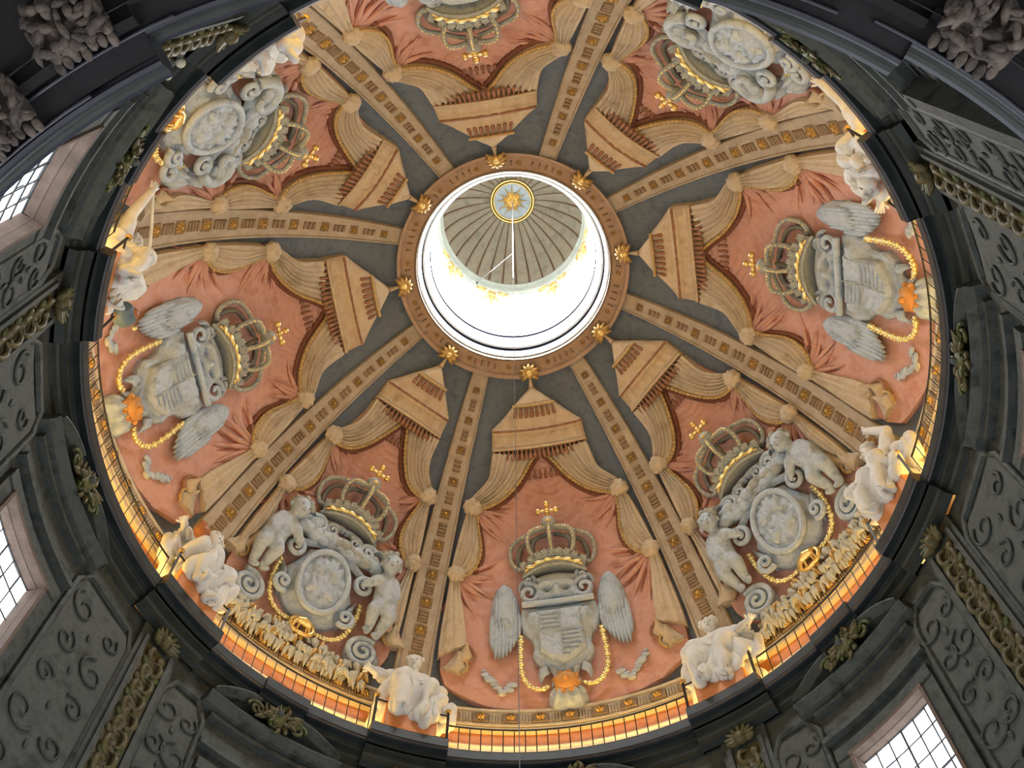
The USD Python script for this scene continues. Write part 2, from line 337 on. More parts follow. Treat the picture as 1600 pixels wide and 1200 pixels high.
for k in range(8):
    c, hw, z0, z1, rise = lan_h[k]
    w = thing('lantern_window', 'arched lantern window flooded with white daylight, towards the %s' % PN[k], 'window', C(0, 1.56, 20.0), YAW + c, 'arched windows of the lantern', 'structure') if k < 2 else None
    if w is None:
        copy_of(stage.GetPrimAtPath('/World/lantern_window' + ('' if k % 2 == 0 else '_001')), 'arched lantern window flooded with white daylight, towards the %s' % PN[k], YAW + c, 'arched windows of the lantern').SetCustomDataByKey('kind', 'structure'); continue
    x = np.linspace(-1, 1, 5)
    for i in range(4):
        for j in range(5):
            zt = lambda q: z1 + .16 + rise * math.sqrt(max(0, 1.12 - q * q))
            za, zb = j / 5, (j + 1) / 5; v = [C(x[q] * hw * 1.12, 1.515, 19.95 + (zt(x[q]) - 19.95) * t) for q, t in ((i, za), (i + 1, za), (i + 1, zb), (i, zb))]
            obj('pane', MB().add(v, [[0, 1, 2, 3]]), 'lantern_pane', w, False)
    bars = MB()
    for i in (1, 2, 3): tube([C(x[i] * hw, 1.51, 19.95), C(x[i] * hw, 1.51, zt(x[i]) - .2)], 0.008, 4, bars)
    for j in range(1, 5): tube([C(q * hw, 1.51, 19.95 + (zt(q) - 19.95) * j / 5) for q in np.linspace(-1, 1, 9)], 0.008, 4, bars)
    obj('glazing_bars', bars, 'lantern_white', w)
st('trim_6', revolve([(1.50, 22.66), (1.44, 22.70), (1.42, 22.82), (1.46, 22.86), (1.46, 22.98), (1.40, 23.04), (1.41, 23.12), (1.50, 23.16)], ALL), 'cupola_ring', 'grey green cornice at the foot of the lantern cupola', 40, cat='moulding')
# cupola of the lantern: 32 gores and ribs
cz0, ca_, cb_ = 23.14, 1.46, 1.62
def Q(a, t, h=0.0): return C(a, (ca_ - h) * np.cos(np.radians(t)), cz0 + (cb_ - h) * np.sin(np.radians(t)))
cup = obj('ceiling_lantern', MB().add(Q(np.linspace(0, 360, 97)[:, None], np.linspace(-3, 80, 24)[None], -0.03), gridfaces(97, 24)), 'cupola_panel', None, True, 'small ribbed cupola closing the lantern', 'cupola', 'structure')
t = np.linspace(0, 1, 12)
for k in range(32):
    a0 = YAW + 5.6 + k * 11.25
    u, v = np.meshgrid(np.linspace(-4.7, 4.7, 5), np.linspace(0, 72, 10), indexing='ij')
    obj('gore', MB().add(Q(a0 + 5.625 + u, v, -0.012 * np.cos(u / 4.7 * 1.5)), gridfaces(5, 10)), 'cupola_panel', cup)
    obj('cupola_rib', tube(Q(a0 + 0 * t, t * 72, 0.0), 0.020 * (1 - 0.62 * t), 5), 'cupola_rib', cup)
med = thing('medallion', 'round gilt-rimmed medallion with a golden sunburst at the crown of the cupola', 'medallion', (0, 0, 24.7))
zc = 24.66; th = np.linspace(0, 2 * np.pi, 49)
circ = lambda r, z: np.stack([r * np.cos(th), r * np.sin(th), z + 0 * th], -1)
obj('disc', MB().add(np.stack([circ(r, z) for r, z in ((0.0, zc + .03), (0.2, zc + .03), (0.36, zc + .02), (0.40, zc))], 1), gridfaces(49, 4)), 'medallion_blue', med)
obj('outer_rim', tube(circ(0.455, zc - 0.02), 0.026, 8, caps=False), 'gilt', med); obj('inner_rim', tube(circ(0.40, zc - 0.02), 0.016, 8, caps=False), 'gilt', med)
rng = np.random.default_rng(3)
for k in range(24):
    a = k * 15 + rng.uniform(-3, 3); L = (0.36 if k % 2 == 0 else 0.24) * rng.uniform(.85, 1.05); c, s = math.cos(math.radians(a)), math.sin(math.radians(a))
    obj('ray', MB().add([(c * .07 - s * .034, s * .07 + c * .034, zc - .02), (c * .07 + s * .034, s * .07 - c * .034, zc - .02), (c * L, s * L, zc), (c * .12, s * .12, zc - .045)], [[0, 3, 2], [1, 2, 3], [0, 1, 3], [0, 2, 1]]), 'gilt', med, False)
obj('boss', flower(np.array([0, 0, zc - .01]), np.array([[1, 0, 0], [0, 1, 0], [0, 0, -1.0]]), 0.11, 7, 0.05), 'gilt', med)
cord = thing('hanging_cord', 'long thin cord hanging down the middle of the dome from the lantern', 'cord', (0, 0, 24.6))
obj('rod', tube([(0, 0, 24.62), (0, 0, 18.6)], 0.014, 6), 'lantern_white', cord); obj('rope', tube([(0, 0, 18.6), (0, 0, 3.2)], 0.0035, 5), 'cord_grey', cord)
obj('hook', tube([(0.05 * math.sin(q), 0, 3.15 + 0.05 * math.cos(q)) for q in np.linspace(0, 4.6, 12)], 0.008, 5), 'iron', cord)
p0, p1 = C(YAW + 39, 1.42, 22.6), np.array([0, 0, 20.25])
br = thing('stay_wire', 'thin slanting wire from the cupola foot to the hanging rod', 'wire', p1); obj('wire', tube([p0, p1], 0.006, 5), 'cord_grey', br); obj('eye_bolt', ball(p0, 0.025, 1), 'iron', br)
# gilt cartouches on the lantern piers
def lantern_cartouche():
    w = thing('lantern_cartouche', 'gilt stucco cartouche with drops on a pier under the lantern cupola', 'ornament', C(0, 1.45, 22.4), YAW + RIB[0], 'gilt cartouches on the lantern piers')
    f = np.array([[0, 1.0, 0], [0, 0, 1.0], [-1.0, 0, 0]])
    m = MB(); ball(C(0, 1.46, 22.40), 0.10, 2, m, (1.0, 1.3, .5), f); obj('shield', m, 'gilt', w)
    for s in (-1, 1):
        m = MB(); q = np.linspace(0, 1, 20); th_ = q * 8; rr = 0.12 * (1 - .8 * q)
        tube(np.stack([1.44 + 0 * q, s * (0.22 + rr * np.cos(th_)), 22.50 + rr * np.sin(th_)], -1), 0.022, 5, m); obj('scroll', m, 'gilt', w)
        m = MB(); [ball((1.45, s * (0.06 + .03 * i), 22.25 - 0.09 * i), 0.04 - .004 * i, 1, m) for i in range(5)]; obj('leaf_drop', m, 'gilt', w)
    m = MB(); [ball((1.46, 0, 22.18 - 0.085 * i), 0.045 - .005 * i, 1, m) for i in range(7)]; obj('leaf_drop', m, 'gilt_warm', w)
    return w
lc = lantern_cartouche()
LCN = ['bottom, left of the middle', 'lower left', 'left, lower one', 'left, upper one', 'top, right one', 'right, upper one', 'right, lower one', 'bottom, right of the middle']
for k in range(8):
    lb = 'gilt leaf cartouche under the lantern cupola, at the ' + LCN[k]
    if k: copy_of(lc, lb, YAW + RIB[k])
    else: lc.SetCustomDataByKey('label', lb)

# cornice under the dome, with projections below every rib and above the windows of the cartouche bays
def steps(pairs, lo=-0.02):
    """Azimuth samples with a sharp step at each edge; pairs: (from, to, offset)."""
    az = list(np.linspace(0, 360, 361))
    for a, b, o in pairs: az += [a - 0.02, a + 0.02, b - 0.02, b + 0.02]
    az = np.unique(np.array(az)); d = np.zeros(len(az))
    for a, b, o in pairs: d[((az - a) % 360 < (b - a)) & ((az - a) % 360 >= 0)] = o
    return az, d
pr = [((c - 6.2) % 360, (c - 6.2) % 360 + 12.4, -0.15) for c in RIB] + [(k * 45 - 3.8, k * 45 + 3.8, -0.05) for k in (1, 3, 5, 7)]
az_, d_ = steps(pr)
st('trim_7', yawed(revolve([(5.72, 12.955), (5.14, 12.955), (5.10, 12.945), (5.08, 12.90), (5.095, 12.77), (5.11, 12.75)], az_, dr=d_)), 'cornice_black', 'polished black crowning cornice ring carrying the gallery', 25, cat='cornice')
st('trim_8', yawed(revolve([(5.11, 12.75), (5.09, 12.735), (5.10, 12.715), (5.12, 12.71)], az_, dr=d_)), 'vault_moulding', 'pale thin lip under the black cornice', 25, cat='cornice')
st('trim_9', yawed(revolve([(5.12, 12.71), (5.21, 12.73), (5.225, 12.70), (5.23, 12.66)], az_, dr=d_)), 'cornice_black', 'black soffit under the cornice', 25, cat='cornice')
st('trim_10', yawed(revolve([(5.23, 12.66), (5.24, 12.64), (5.30, 12.63), (5.31, 12.58), (5.34, 12.56), (5.36, 12.50), (5.46, 12.47)], az_, dr=d_ * 0.8)), 'cornice_green', 'green grey bed moulding below the cornice', 25, cat='cornice')

# drum
win_h = [(k * 45, 6.0, 8.4, 11.0, 0.0) for k in range(8)]
naz = np.unique(np.concatenate([np.linspace(0, 360, 181)] + [[(k * 45 - 6) % 360, (k * 45 + 6) % 360] for k in range(8)]))
zz = np.array([6.9, 8.4, 9.3, 10.2, 11.0, 11.8, 12.52]); v = C(naz[:, None], 5.4, zz[None]); f = gridfaces(len(naz), len(zz))
ca = (naz[:-1] + naz[1:]) / 2; hole = np.zeros((len(naz) - 1, len(zz) - 1), bool)
for k in range(8): hole |= ((abs((ca - k * 45 + 180) % 360 - 180) < 6)[:, None] & (np.array([0, 1, 1, 1, 0, 0]) > 0)[None])
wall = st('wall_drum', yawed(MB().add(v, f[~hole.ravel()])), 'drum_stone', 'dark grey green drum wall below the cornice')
def frame_box(a0, a1, z0, z1, r0, r1, mb):
    n = max(2, int(abs(a1 - a0) / 1.5) + 1); az = np.linspace(a0, a1, n)
    prof = [(r1, z0), (r0, z0), (r0, z1), (r1, z1)]; revolve(prof, az, mb)
    for a in (a0, a1): mb.add(C(a, *np.array(prof).T), [[0, 1, 2, 3]])
    return mb
WL = {0: 'leaded drum window in the bay straight below the forward double-winged eagle', 1: 'leaded drum window below the lower left cartouche', 2: 'bright leaded drum window cut by the left edge of the picture, lower of the two there',
      3: 'bright leaded drum window at the far left under the dark gallery edge, upper of the two there', 4: 'blind stone window in the bay behind the camera', 5: 'blind stone window in the upper right bay, by the dark gallery edge',
      6: 'leaded drum window in the bay of the right hand eagle', 7: 'bright leaded drum window in the lower right corner with a square grid'}
w0 = None
for k in range(8):
    if w0 is not None and k not in (4, 5):
        p = copy_of(w0, WL[k], YAW + 45 * k, name='window_%d' % (k + 1)); p.SetCustomDataByKey('kind', 'structure'); continue
    blind = k in (4, 5)
    w = thing('window_%d' % (k + 1), WL[k], 'window', C(0, 5.5, 8.4), YAW + 45 * k, None, 'structure')
    if k == 0: w0 = w
    for i in range(6):
        for j in range(9):
            a0, a1 = -6.15 + i * 2.05, -6.15 + (i + 1) * 2.05; z0, z1 = 8.35 + j * .297, 8.35 + (j + 1) * .297
            v = C([a0, a1, a1, a0], 5.53 + 0.004 * ((i * 7 + j * 3) % 4), [z0, z0, z1, z1]); obj('pane', MB().add(v, [[0, 1, 2, 3]]), 'drum_panel' if blind else 'drum_pane', w, False)
    m = MB()
    for i in range(7): tube([C(-6.15 + i * 2.05, 5.52, 8.35), C(-6.15 + i * 2.05, 5.52, 11.03)], 0.009 if i % 3 else 0.014, 4, m)
    for j in range(10): tube([C(q, 5.52, 8.35 + j * .297) for q in np.linspace(-6.15, 6.15, 7)], 0.009 if j % 3 else 0.014, 4, m)
    obj('glazing_bars', m, 'lead', w)
    m = MB(); revolve([(5.4, 11.0), (5.56, 11.03)], np.linspace(-6, 6, 9), m); revolve([(5.56, 8.38), (5.4, 8.4)], np.linspace(-6, 6, 9), m)
    for s in (-6, 6): m.add(C([s, s, s, s], [5.4, 5.56, 5.56, 5.4], [8.4, 8.4, 11.0, 11.0]), [[0, 1, 2, 3]])
    obj('reveal', m, 'drum_stone' if blind else 'window_stone', w, False)
    m = MB(); frame_box(-8.4, 8.4, 11.05, 11.24, 5.31, 5.45, m); frame_box(-8.4, -6.4, 8.2, 11.05, 5.33, 5.45, m); frame_box(6.4, 8.4, 8.2, 11.05, 5.33, 5.45, m)
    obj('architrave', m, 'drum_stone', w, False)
    m = MB(); frame_box(-6.5, 6.5, 11.005, 11.06, 5.29, 5.405, m); frame_box(-6.5, -6.02, 8.3, 11.0, 5.30, 5.405, m); frame_box(6.02, 6.5, 8.3, 11.0, 5.30, 5.405, m)
    obj('inner_fillet', m, 'drum_stone' if blind else 'window_stone', w, False)
    m = MB(); frame_box(-9.2, 9.2, 11.42, 11.50, 5.28, 5.45, m); frame_box(-9.0, 9.0, 11.95, 12.02, 5.30, 5.45, m); obj('lintel', m, 'drum_stone', w, False)

# broken pediments with gilt green cartouches above the windows
PL = {0: 'forward pediment hidden below the picture, under the forward eagle', 1: 'broken arched pediment with green gilt cartouche at the lower left, below two putti', 2: 'broken arched pediment with green gilt cartouche at the left, beside the left eagle',
      3: 'broken arched pediment with gilt leaves at the upper left, by the shadowed gallery edge', 4: 'broken arched pediment in the bay behind the camera', 5: 'broken arched pediment at the upper right, partly behind the dark gallery edge',
      6: 'broken arched pediment with green gilt cartouche at the right, beside the right eagle', 7: 'broken arched pediment with green gilt cartouche over the lower right window'}
def pediment():
    w = thing('pediment', PL[1], 'pediment', C(0, 5.4, 12.1), SEC[1])
    m = MB(); az = np.linspace(-10.8, 10.8, 21); revolve([(5.42, 12.05), (5.26, 12.07), (5.22, 12.13), (5.16, 12.17), (5.18, 12.22), (5.42, 12.23)], az, m)
    for s in (-10.8, 10.8): m.add(C(s, *np.array([(5.42, 12.05), (5.22, 12.07), (5.16, 12.17), (5.42, 12.23)]).T), [[0, 1, 2, 3]])
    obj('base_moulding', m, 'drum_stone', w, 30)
    for s in (-1, 1):
        q = np.linspace(0, 1, 14); a = s * (10.4 - 7.3 * q); z = 12.21 + 0.36 * np.sin(q * np.pi / 2) ** .85
        m = MB()
        for k in range(2):
            prof = np.array([(5.42, 0), (5.24, 0.01), (5.20, 0.05), (5.14, 0.09), (5.15, 0.13), (5.42, 0.14)])
        v = np.stack([C(a, r, z + dz - .07) for r, dz in prof], 1); m.add(v, gridfaces(14, 6)); m.add(v[-1], [[0, 1, 2, 3], [0, 3, 4, 5]]); m.add(v[0], [[0, 1, 2, 3], [0, 3, 4, 5]])
        obj('arched_cornice', m, 'drum_stone', w, 30)
        m = MB(); q = np.linspace(0, 1, 24); rr = 0.13 * (1 - .8 * q); tube(C(s * (4.0 - .6) + np.degrees(rr * np.cos(q * 9) / 5.2) * s, 5.18, 12.42 + rr * np.sin(q * 9)), 0.026, 5, m); obj('scroll', m, 'foliage_green', w)
    fr = np.array([[0, 1.0, 0], [0, 0, 1.0], [-1.0, 0, 0]])
    m = MB(); ball((5.18, 0, 12.42), 0.16, 2, m, (.8, 1.1, .6), fr); obj('cartouche_shield', m, 'foliage_green', w)
    rg = np.random.default_rng(5)
    for k in range(34):
        th_ = rg.uniform(0, 2 * np.pi); r1 = rg.uniform(.10, .27); p = np.array([5.16 - .05 * rg.random(), r1 * 1.15 * math.cos(th_), 12.42 + r1 * .85 * math.sin(th_)]); t2 = th_ + rg.uniform(-1.3, 1.3); ln = rg.uniform(.05, .16)
        q = p + np.array([-rg.uniform(0, .06), ln * math.cos(t2), ln * .9 * math.sin(t2)]); sz = rg.uniform(.6, 1.1)
        m = MB(); tube(curve([p * .7 + np.array([5.16, 0, 12.42]) * .3, p, q], 7), np.array([.02, .034, .042, .04, .03, .022, .01]) * sz, 5, m); obj('leaf', m, 'pilaster_gold' if k % 3 else 'foliage_green', w)
    m = MB(); ball((5.08, 0.01, 12.45), 0.05, 1, m); obj('boss', m, 'drum_panel', w, label='small pale boss')
    return w
pd = pediment()
for k in (0, 2, 3, 4, 5, 6, 7): copy_of(pd, PL[k], SEC[k])

# pilasters with a gilt strip below each rib, framed panels at both sides
def clock(k): return ['lower left', 'lower middle left', 'lower middle right', 'lower right'][k]
RN = {0: 'bottom, left of the forward eagle', 1: 'lower left, between the putti cartouche and the left eagle', 2: 'left, above the left eagle', 3: 'upper left', 4: 'top, right of the topmost crown', 5: 'upper right', 6: 'lower right, below the right eagle', 7: 'bottom right, right of the forward eagle'}
def pilaster():
    w = thing('pilaster', 'pilaster with gilt foliage strip, ' + RN[0], 'pilaster', C(0, 5.4, 9.8), YAW + RIB[0])
    m = MB(); frame_box(-3.4, 3.4, 7.0, 12.45, 5.33, 5.45, m); obj('shaft', m, 'drum_stone', w, False)
    for s in (-1, 1):
        m = MB(); frame_box(s * 2.4 - .35, s * 2.4 + .35, 7.0, 12.25, 5.29, 5.4, m); obj('edge_moulding', m, 'drum_panel', w, False)
    rg = np.random.default_rng(11)
    m = MB(); frame_box(-1.9, 1.9, 7.0, 12.2, 5.325, 5.36, m); obj('strip', m, 'pilaster_gold', w, False)
    for k in range(30):
        z = 12.1 - k * 0.165; s = (-1) ** k; q = np.linspace(0, 1, 12)
        pts = C(s * (1.3 * np.sin(q * 3.0)) + rg.uniform(-.2, .2), 5.30 - .03 * np.sin(q * 3), z - 0.22 * q + .05 * np.sin(q * 6))
        obj('leaf', tube(pts, 0.034 * np.sin(np.clip(q * 3.0 + .12, 0, 3.1)) + .006, 5), 'pilaster_gold', w)
        obj('bud', ball(C(-s * 1.1 + rg.uniform(-.3, .3), 5.31, z - .05), .05 + .02 * rg.random(), 1, None, (.6, 1, 1.2)), 'foliage_green' if k % 3 else 'pilaster_gold', w)
    m = MB()
    for k in range(9):
        th_ = math.radians(-20 + k * 27.5); p = np.array([5.26, 0, 12.27]); obj('capital_leaf', tube(curve([p, p + np.array([-.03, .12 * math.cos(th_), .12 * math.sin(th_)]), p + np.array([-.10, .21 * math.cos(th_), .20 * math.sin(th_) - .02])], 7), np.array([.03, .045, .055, .055, .045, .03, .012]), 5), 'foliage_green' if k % 2 else 'pilaster_gold', w)
    obj('capital_boss', ball((5.22, 0, 12.27), 0.09, 2), 'pilaster_gold', w)
    return w
pi_ = pilaster()
for k in range(1, 8): copy_of(pi_, 'pilaster with gilt foliage strip, ' + RN[k], YAW + RIB[k])
def wall_panel(a0, a1, sec, lab):
    w = thing('wall_panel', lab, 'wall panel', C((a0 + a1) / 2, 5.4, 10), SEC[sec])
    c = min(1.6, abs(a1 - a0) * .25) * np.sign(a1 - a0); zt, zb = 12.10, 7.6
    poly = [(a0, zb), (a0, zt - .30), (a0 + c, zt), (a1 - c, zt), (a1, zt - .30), (a1, zb)]
    pl = np.array(poly + poly[:1])
    obj('frame_moulding', tube(C(pl[:, 0], 5.385, pl[:, 1]), 0.05, 6), 'drum_stone', w, 50)
    n = 9; az = np.linspace(a0 + .5 * np.sign(c), a1 - .5 * np.sign(c), n); v = C(az[:, None], 5.375, np.linspace(zb, zt - .12, 8)[None]); obj('field', MB().add(v, gridfaces(n, 8)), 'drum_panel', w)
    am, hw = (a0 + a1) / 2, abs(a1 - a0) / 2
    q = np.linspace(0, 1, 30)
    for k in range(5):
        for s in (-1, 1):
            if hw < 3.2 and s < 0 and k % 2: continue
            z = 11.6 - k * 0.62; rr = (0.19 if hw > 3.5 else 0.13) * (1 - .8 * q) * (1 + .25 * math.sin(k * 2.3 + s)); th_ = 1 + .8 * k + q * 7.5 * (1 if k % 2 else -1)
            pts = C(am + s * hw * .48 + np.degrees(rr * np.cos(th_) * s / 5.4), 5.36, z + rr * np.sin(th_)); obj('scroll', tube(pts, 0.022 * (1 - .5 * q), 5), 'drum_stone', w)
        obj('bud', ball(C(am, 5.365, 11.35 - k * .62), .035, 1, sc=(.6, 1, 1.8)), 'drum_stone', w)
    return w
WPL = 'dark framed wall panel with scrollwork, %s side of the window in the %s bay'
wp = {}
for k in range(8):
    for s in (1, -1):
        lab = WPL % ('clockwise' if s < 0 else 'counter-clockwise', PN[k]); key = (k % 2, s)
        if key in wp: copy_of(wp[key], lab, SEC[k])
        else: wp[key] = wall_panel(s * (21.9 if k % 2 == 0 else 16.5), s * (9.9 if k % 2 == 0 else 9.4), k, lab)

# lower gallery cornice close over the camera: curved, with a set-back in the middle
BACK = 180.0
lo = np.unique(np.concatenate([np.linspace(105, 164, 60), np.linspace(164.02, 214.5, 52), np.linspace(214.52, 262, 48)]))
lr = np.where(lo < 164.01, 4.94 - 5.0, np.where(lo < 214.51, 5.13 - (lo - 164) / 50.5 * .14 - 5.0, 5.12 - 5.0))
st('trim_11', yawed(revolve([(6.9, 7.14), (5.08, 7.14), (5.02, 7.12), (5.0, 7.08), (5.02, 7.05)], lo, dr=lr)), 'vault_moulding', 'dark gallery cornice edge curving over the top of the picture', 30, cat='cornice')
st('trim_12', yawed(revolve([(5.02, 7.05), (5.045, 7.045), (5.055, 7.02), (5.075, 7.02)], lo, dr=lr)), 'cornice_black', 'black groove under the gallery cornice edge', 30, cat='cornice')
st('trim_13', yawed(revolve([(5.075, 7.02), (5.07, 7.0), (5.08, 6.985), (5.105, 6.98), (5.12, 7.0)], lo, dr=lr)), 'vault_moulding', 'second dark lip of the gallery cornice', 30, cat='cornice')
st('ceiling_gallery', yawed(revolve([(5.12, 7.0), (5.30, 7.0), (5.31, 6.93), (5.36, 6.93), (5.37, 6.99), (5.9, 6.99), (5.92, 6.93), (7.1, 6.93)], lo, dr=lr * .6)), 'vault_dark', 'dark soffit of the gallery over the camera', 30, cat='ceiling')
def console(az, r, lab, seed, big=1.0):
    w = thing('console', lab, 'stucco console', C(0, r, 6.95), YAW + az)
    rg = np.random.default_rng(seed); big *= .78
    m = fuse([hull([((r + x * .15 * big, y * .24 * big, 6.93), .06 * big) for x in (-1, 1) for y in (-1, 1)])], 0.022, 2)
    v = np.array(m.vertices); nn = np.array(m.vertex_normals); g = meshkit.fbm(v * np.array([11, 9, 11]) / big, 3, seed)
    v = v + nn * ((g - .5) * .15 * big + .018 * np.cos(v[:, 1] * 42 / big + 5 * g))[:, None]; m.vertices = v
    obj('block', m, 'console_stucco', w)
    for k in range(30):
        x, y, t_ = rg.uniform(-.2, .16) * big, rg.uniform(-.26, .26) * big, rg.uniform(0, 6.3); ln = rg.uniform(.05, .12) * big
        p = np.array([r + x, y, 6.885 - .05 * rg.random()]); d = np.array([math.cos(t_), math.sin(t_), 0]) * ln
        obj('acanthus_leaf', tube(curve([p - d, p + np.array([0, 0, -.035]), p + d + np.array([d[1], -d[0], .02]) * .5], 7), np.array([.008, .022, .034, .036, .03, .02, .006]) * big * rg.uniform(.8, 1.3), 5), 'console_stucco', w)
    for k in range(7):
        y = (k - 3) * .078 * big; obj('acanthus_tip', ball((r - (.22 + .05 * rg.random()) * big, y, 6.92), .042 * big, 1, None, (1.5, .9, .7)), 'console_stucco', w)
    for s in (-1, 1): obj('side_scroll', tube(np.stack([r + .02 + .12 * big * np.cos(np.linspace(0, 7, 20)) * np.linspace(1, .2, 20), s * .27 * big + 0 * np.linspace(0, 1, 20), 6.9 + .09 * big * np.sin(np.linspace(0, 7, 20)) * np.linspace(1, .2, 20)], -1), .028 * big, 5), 'console_stucco', w)
    obj('side_rail', tube(C(np.linspace(-6, 6, 7), r - .30 * big, 6.985), .015, 5), 'vault_moulding', w)
console(180 - 19.8, 5.47, 'carved stucco console under the dark gallery soffit, near the top left corner', 1)
console(180 - 27.4, 5.30, 'carved stucco console under the dark gallery soffit, cut by the left edge of the picture', 2)
console(180 + 37.6, 5.48, 'carved stucco console under the dark gallery soffit, near the top right corner', 3, 1.1)
console(180 + 23.2, 5.42, 'carved stucco console under the dark gallery soffit, cut by the top edge of the picture', 4)
BRZ, BRA = 11.6, 149.4
bk = thing('wall_bracket', 'pair of small pale knobs on an iron bracket, upper left, beside the gallery edge', 'bracket', C(0, 5.3, BRZ), YAW + BRA)
for s in (-1, 1):
    obj('bulb', ball(C(s * 1.0, 5.26, BRZ), .05, 2), 'acanthus', bk); obj('arm', tube([C(s * .2, 5.40, BRZ + .02), C(s * .7, 5.32, BRZ + .05), C(s * 1.0, 5.26, BRZ)], .022, 6), 'iron', bk)
obj('plate', frame_box(-.6, .6, BRZ - .06, BRZ + .08, 5.35, 5.41, MB()), 'iron', bk, False)
# floor and lower walls (outside the picture; they bounce the added fill light)
st('floor', MB().add(np.stack([np.stack([r * np.cos(np.radians(ALL)), r * np.sin(np.radians(ALL)), -1.6 + 0 * ALL], -1) for r in (0.0, 2.5, 5, 7.1)], 1), gridfaces(241, 4)), 'floor_stone', 'pale stone floor of the round church', cat='floor')
st('wall_lower', revolve([(7.1, -1.6), (7.1, 7.2)], ALL), 'lower_stone', 'plain lower wall of the round church')
st('trim_14', revolve([(7.1, 7.2), (5.42, 7.2), (5.42, 7.16)], ALL), 'drum_stone', 'ledge carrying the drum wall', cat='ledge')

# ------------------------------------------------------------------ ribs
ROS = [67.4, 62.2, 57.2, 51.9, 46.6, 41.5, 36.9, 32.4, 28.0, 23.7]
def ribw(psi): return 0.29 + 0.082 * (r_of(psi) - 1.93)
def rib():
    w = thing('rib', '', 'rib', S(0, 17, 0), YAW + RIB[0])
    ps = np.linspace(16.8, 71.4, 48); hw = np.degrees(ribw(ps) / 2 / r_of(ps))
    us = np.array([-1, -1, -.93, -.84, -.80, .80, .84, .93, 1, 1]); hs = np.array([-.12, 0.0, .02, .02, -.012, -.012, .02, .02, 0.0, -.12])
    obj('band', MB().add(S(us[:, None] * hw[None], ps[None] + 0 * us[:, None], hs[:, None] + 0 * ps[None]), gridfaces(10, 48)), 'rib_plaster', w, 30)
    for k, p in enumerate(ROS):
        f = frame_at(0, p); sz = 0.5 * ribw(p) * .36
        obj('rosette', flower(S(0, p, 0.0), f, sz, 8, 0.06), 'gilt_warm', w); obj('rosette_ground', box_at(0, p, sz * 2.2, sz * 2.1, -.013, .006, taper=.97), 'recess_brown', w, False)
        if k < len(ROS) - 1:
            q = ROS[k + 1]; n = 3 if k < 4 else 4; wd = ribw(p) * .34; gap = (p - q) * (.42 if n == 3 else .44)
            for i in range(n):
                pp = (p + q) / 2 + (i - (n - 1) / 2) * gap / n
                obj('reed', box_at(0, pp, wd, .058, -.014, .022, taper=.75), 'recess_brown', w, False)
    return w
RL = ['rib at the bottom, running down to the statue left of the forward eagle', 'rib at the lower left, between the left eagle and the putti cartouche', 'rib at the left, running out above the left eagle', 'rib at the upper left, ending at the cut-off statue on the top edge',
      'rib at the top, running out of the picture right of the topmost crown', 'rib at the upper right, ending behind the statue with the raised arm', 'rib at the lower right, below the right eagle', 'rib at the bottom right, running down to the statue right of the forward eagle']
r0 = rib(); r0.SetCustomDataByKey('label', 'cream ' + RL[0])
for k in range(1, 8): copy_of(r0, 'cream ' + RL[k], YAW + RIB[k])

# gallery wall, gilt fillet and frieze at the foot of the dome
st('trim_15', revolve([(5.70, 12.95), (5.655, 12.96), (5.655, 13.70), (5.635, 13.72), (5.635, 13.75), (5.67, 13.76)], ALL), 'gallery_white', 'white plinth of the gallery wall behind the railing', 30, cat='plinth')
st('wall_gallery', revolve([(5.665, 13.75), (5.665, 14.04)], ALL), 'gallery_orange', 'warm orange marble wall behind the gallery railing')
st('trim_16', revolve([(5.67, 14.035), (5.62, 14.035), (5.595, 14.06), (5.595, 14.11), (5.62, 14.14)], ALL), 'band_cream', 'cream fillet glowing in the gallery lamps', 30, cat='moulding')
ORM = [(0.0, 'x')]
def frieze(half, sec, n):
    w = thing('frieze_band', '', 'frieze', C(0, 5.6, 14.3), SEC[sec])
    az = np.linspace(-half, half, 25); prof = [(5.66, 14.135), (5.585, 14.14), (5.585, 14.18), (5.605, 14.19), (5.605, 14.46), (5.585, 14.47), (5.575, 14.52), (5.60, 14.545), (5.68, 14.56)]
    obj('band', revolve(prof, az), 'band_cream', w, 30); st_ = 2 * half / n
    for k in range(n):
        a = -half + (k + .5) * st_; f = np.array([[0, 1.0, 0], [0, 0, 1.0], [-1.0, 0, 0]]); f = np.stack([rotz(x, a) for x in f])
        p = C(a, 5.60, 14.32); m = MB()
        v = [p + f[0] * x * k1 * .13 + f[1] * y * k1 * .10 + f[2] * h for h, k1 in ((0, 1), (.03, .9)) for x, y in ((-1, -1), (1, -1), (1, 1), (-1, 1))]
        obj('rosette_ground', m.add(v, [[4, 5, 6, 7], [0, 1, 5, 4], [1, 2, 6, 5], [2, 3, 7, 6], [3, 0, 4, 7]]), 'recess_brown', w, False)
        obj('rosette', flower(p + f[2] * .03, f, .075, 8, .05), 'gilt_warm', w)
        if k < n - 1:
            for i in range(4):
                a2 = a + st_ * (.5 + (i - 1.5) * .10); q = C(a2, 5.60, 14.32); f2 = np.stack([rotz(x, a2 - a) for x in f])
                v = [q + f2[0] * x * .018 * k1 + f2[1] * y * .085 + f2[2] * h for h, k1 in ((0, 1), (.025, .6)) for x, y in ((-1, -1), (1, -1), (1, 1), (-1, 1))]
                obj('reed', MB().add(v, [[4, 5, 6, 7], [0, 1, 5, 4], [1, 2, 6, 5], [2, 3, 7, 6], [3, 0, 4, 7]]), 'rib_plaster', w, False)
    return w
fz = {0: frieze(25.2, 0, 11), 1: frieze(19.8, 1, 9)}
for k in range(8):
    lab = 'lamp-lit frieze band with gilt rosettes at the foot of the %s bay' % PN[k]
    if k < 2: fz[k].SetCustomDataByKey('label', lab)
    else: copy_of(fz[k % 2], lab, SEC[k])

